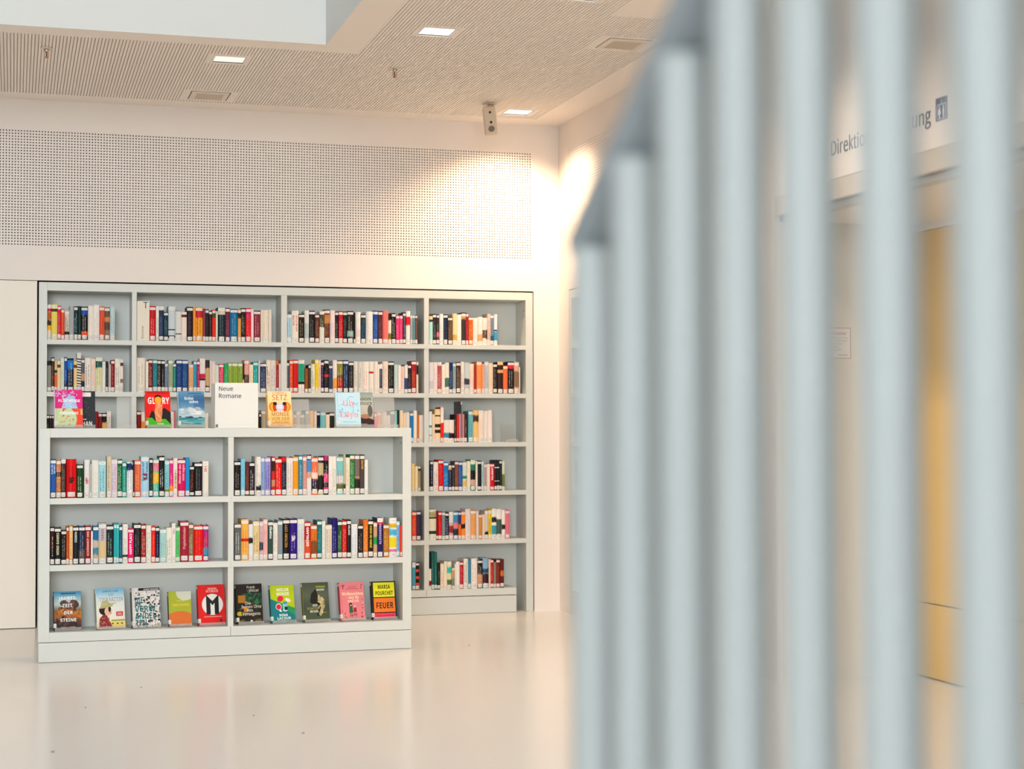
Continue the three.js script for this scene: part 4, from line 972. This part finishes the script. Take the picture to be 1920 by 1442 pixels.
function faceOut(art, spine, w, h, t, [x, y, z], turn, label, group, where) {
  const r = { x: 2 + (slot % 7) * (CW + 20), y: 4 + Math.floor(slot / 7) * (CH + 8), w: CW, h: CH, s: covers }; slot++;
  const g = covers.g; g.fillStyle = '#' + spine; g.fillRect(r.x - 2, r.y - 2, CW + 16, CH + 4); g.save(); g.translate(r.x, r.y); g.beginPath(); g.rect(0, 0, CW, CH); g.clip(); ART[art](g); g.fillStyle = 'rgba(0,0,0,.16)'; g.fillRect(14, 0, 3, CH); g.restore();
  const b = thing('book', label, 'book', [x, y + 0.0065, z], turn, group), lean = new THREE.Euler(-0.2, 0, 0), H = covers.h, U = (k) => k / AT, V = (k) => 1 - k / H, e = [U(r.x + CW + 10), V(r.y + 50)];
  const q = quadGeo(), X = w / 2, f = [U(r.x), V(r.y + CH)], f2 = [U(r.x + CW), V(r.y)];
  quad(q, [-X, 0, 0], [X, 0, 0], [X, h, 0], [-X, h, 0], [0, 0, 1], f, [f2[0], f[1]], f2, [f[0], f2[1]]);
  const slab = (x0, x1, z0, z1) => { const k = box(x0, x1, 0, h, z0, z1), u = k.attributes.uv; for (let i = 0; i < u.count; i++) u.setXY(i, ...e); return k; };
  const tilt = (k) => k.applyMatrix4(new THREE.Matrix4().makeRotationFromEuler(lean));
  mesh('cover', [tilt(toGeo(q)), tilt(slab(-X, X, -0.0026, -0.0002)), tilt(slab(-X, X, -t, -t + 0.0024)), tilt(slab(-X - 0.003, -X + 0.0006, -t, -0.0003))], covers.mat, b);
  mesh('page_block', tilt(box(-X + 0.001, X - 0.003, 0.003, h - 0.003, -t + 0.0026, -0.0028)), M.pages, b);
  mesh('spine_label', [tilt(box(-X - 0.0036, -X + 0.011, 0.012, 0.036, -0.0001, 0.0006)), tilt(box(-X - 0.0038, -X - 0.003, 0.012, 0.036, -t * 0.95, 0.0006))], M.label, b);
  mesh('name_slip', tilt(box(-X - 0.0038, -X - 0.003, h - 0.022, h - 0.006, -t * 0.95, 0)), M.label, b);
  stand(w * 0.98, x, y, z + 0.001, `clear stand holding the ${where}`, turn);
}
const lowTier = 'books shown face out on the low bookcase bottom tier', topTier = 'books shown face out on top of the low bookcase';
[['jahreszeit', '1c2a30', 0.146, 0.212, 0.03, 0.302, 0.08, 'dark autumn landscape book JAHRESZEIT DER STEINE, beside the left side panel', 'autumn landscape book'],
  ['tieraerztin', 'b8c0a8', 0.158, 0.222, 0.038, 0.538, 0.2, 'pale book DIE TIERÄRZTIN with woman in a green cloche hat', 'book with the woman in a hat'],
  ['verwandelten', '6a6a6c', 0.157, 0.222, 0.036, 0.733, 0.16, 'black and white speckled book with teal lettering DIE VERWANDELTEN', 'black and white speckled book'],
  ['zweimonde', '2a2c20', 0.128, 0.194, 0.02, 0.919, 0.1, 'small green and orange book ZWEI MONDE with white moon', 'small green and orange book'],
  ['emm', 'a80c0c', 0.152, 0.228, 0.036, 1.097, 0.1, 'red book with a big black M in a white circle', 'red book with the M'],
  ['orte', '14100e', 0.15, 0.226, 0.034, 1.313, 0.12, 'very dark book Die fernen Orte des Versagens beside the middle divider', 'very dark book beside the divider'],
  ['minze', '14666a', 0.142, 0.214, 0.026, 1.504, 0.16, 'lime green and teal book WILDE MINZE with painted flowers', 'lime green and teal book'],
  ['schatten', '6a6a28', 0.156, 0.224, 0.024, 1.698, 0.14, 'olive green book with a pale shell shape on its cover', 'olive green book'],
  ['weihnachten', 'b84450', 0.148, 0.22, 0.03, 1.911, 0.14, 'pink book Weihnachten nur du und ich with walking couple', 'pink book with the couple'],
  ['feuer', '100e10', 0.146, 0.22, 0.026, 2.098, 0.06, 'book FEUER in yellow, orange and pink blocks, beside the right side panel', 'yellow and orange block book'],
].forEach(([a, s, w, h, t, x, turn, label, where]) => faceOut(a, s, w, h, t, [x, 0.1644, -9.73], turn, label, lowTier, where));
[['dark', '10161f', 0.13, 0.208, 0.02, [0.383, 1.2884, -9.79], 0.02, 'black book half hidden behind the pink and orange book', 'black book behind the pink one'],
  ['fluechtige', 'd8c0d8', 0.15, 0.214, 0.03, [0.302, 1.2884, -9.71], 0.06, 'pink and orange book FLÜCHTIGE FREUNDE on the low bookcase top', 'pink and orange book'],
  ['glory', 'd01010', 0.138, 0.208, 0.03, [0.793, 1.2884, -9.71], 0.12, 'red book GLORY with green hill on the low bookcase top', 'red book GLORY'],
  ['krebse', '9ab8cc', 0.148, 0.208, 0.028, [0.978, 1.2884, -9.71], 0.08, 'blue seascape book Krebse ziehen beside the white sign box', 'blue seascape book'],
  ['monde', 'e0a850', 0.139, 0.21, 0.03, [1.482, 1.2884, -9.71], 0.1, 'yellow book MONDE VOR DER LANDUNG with a lilac moon', 'yellow moon book'],
  ['goblet', '8a8a7c', 0.144, 0.208, 0.024, [1.975, 1.2884, -9.8], 0.0, 'grey painted book half hidden behind the pale blue book', 'grey painted book'],
  ['ellyn', 'b0d4e4', 0.144, 0.206, 0.026, [1.88, 1.2884, -9.71], 0.0, 'pale blue book with pink title on the low bookcase top', 'pale blue book'],
].forEach(([a, s, w, h, t, p, turn, label, where]) => faceOut(a, s, w, h, t, p, turn, label, topTier, where));
stand(0.105, 0.618, 1.2884, -9.75, 'empty clear stand between the black book and the red book', 0, 0.178);
stand(0.125, 1.598, 1.2884, -9.75, 'empty clear stand beside the yellow moon book', 0, 0.168);
stand(0.13, 2.115, 1.2884, -9.75, 'empty clear stand at the right end of the low bookcase top', 0.12, 0.178);
{
  const s = stand(0.095, 3.38, TIER.E + 0.0004, ZB - 0.07, 'empty clear stand on the wall bookcase shelf beside white books', 0, 0.125); s.rotation.y = 0.15;
  const t = thing('sign_box', 'white box sign lettered Neue Romane on the low bookcase top', 'sign', [1.226, 1.2884, -9.69]);
  mesh('box', new RoundedBoxGeometry(0.246, 0.256, 0.2, 2, 0.003).translate(0, 0.13, -0.1), M.sign, t);
  mesh('tray', [rbox(-0.123, 0.123, 0, 0.004, -0.15, 0.012, 0.001), rbox(-0.116, 0.12, 0.002, 0.02, 0.004, 0.01, 0.002)], M.sign, t);
  mesh('clip', rbox(-0.119, -0.106, 0.004, 0.022, 0.004, 0.014, 0.003), M.lensGrey, t);
  [['Neue', 0.213], ['Romane', 0.172]].forEach(([w, y]) => mesh('lettering', lettering(w, 0.0245, 1.04, 0.0014).translate(-0.104, y, 0), M.ink, t));
}
{
  const t = thing('shelf_marker', 'cream marker block with the letter T on the wall bookcase', 'marker', [0.826, TIER.C + 0.0004, ZB - 0.012]);
  mesh('block', rbox(-0.0405, 0.0405, 0, 0.263, -0.14, 0, 0.002), M.marker, t);
  mesh('letter', lettering('T', 0.042, 1, 0.0008).translate(0.0, 0.214, 0), M.ink, t);
  mesh('lettering', lettering('Romane', 0.0165, 1, 0.0006).rotateZ(Math.PI / 2).translate(0.003, 0.012, 0), M.lensGrey, t);
  const b = thing('book_end', 'thin dark steel book end between the thin books and pale blue book', 'book end', [3.003, TIER.E + 0.0004, ZB - 0.02]);
  mesh('plate', rbox(-0.0015, 0.0015, 0, 0.285, -0.2, 0, 0.0008), M.darkSteel, b); mesh('tab', rbox(-0.003, 0.004, 0.265, 0.283, -0.004, 0.001, 0.0008), M.steelEdge, b); mesh('foot', box(-0.06, 0, 0, 0.0009, -0.18, -0.02), M.darkSteel, b);
}

// ------------------------------------------------------------------ the stair railing close to the camera
{
  const X = 0.62, W0 = 1.585 * X, DW = 0.2125 * X, R = 0.0418 * X;
  const t = thing('stair_railing', 'blurred pale grey railing of upright tubes under a sloping handrail', 'railing', [X, 0, 0]);
  const slope = Math.atan2(0.079, DW), top = (w) => 1.468 + ((W0 + 6 * DW - w) * 0.079) / DW;      // underside of the handrail over a tube
  for (let k = -3; k < 7; k++) { const w = W0 + k * DW, h = top(w) + 0.004; mesh('tube', new THREE.CylinderGeometry(R, R, h, 40).translate(0, h / 2, -w), M.tube, t); }
  const a = W0 - 3.6 * DW, b = W0 + 6.16 * DW, L = (b - a) / Math.cos(slope);
  mesh('handrail', new RoundedBoxGeometry(2.0 * R, 0.03, L, 2, 0.004).rotateX(-slope).translate(0, top((a + b) / 2) + 0.016 / Math.cos(slope), -(a + b) / 2), M.rail, t);
}

renderer.render(scene, camera);
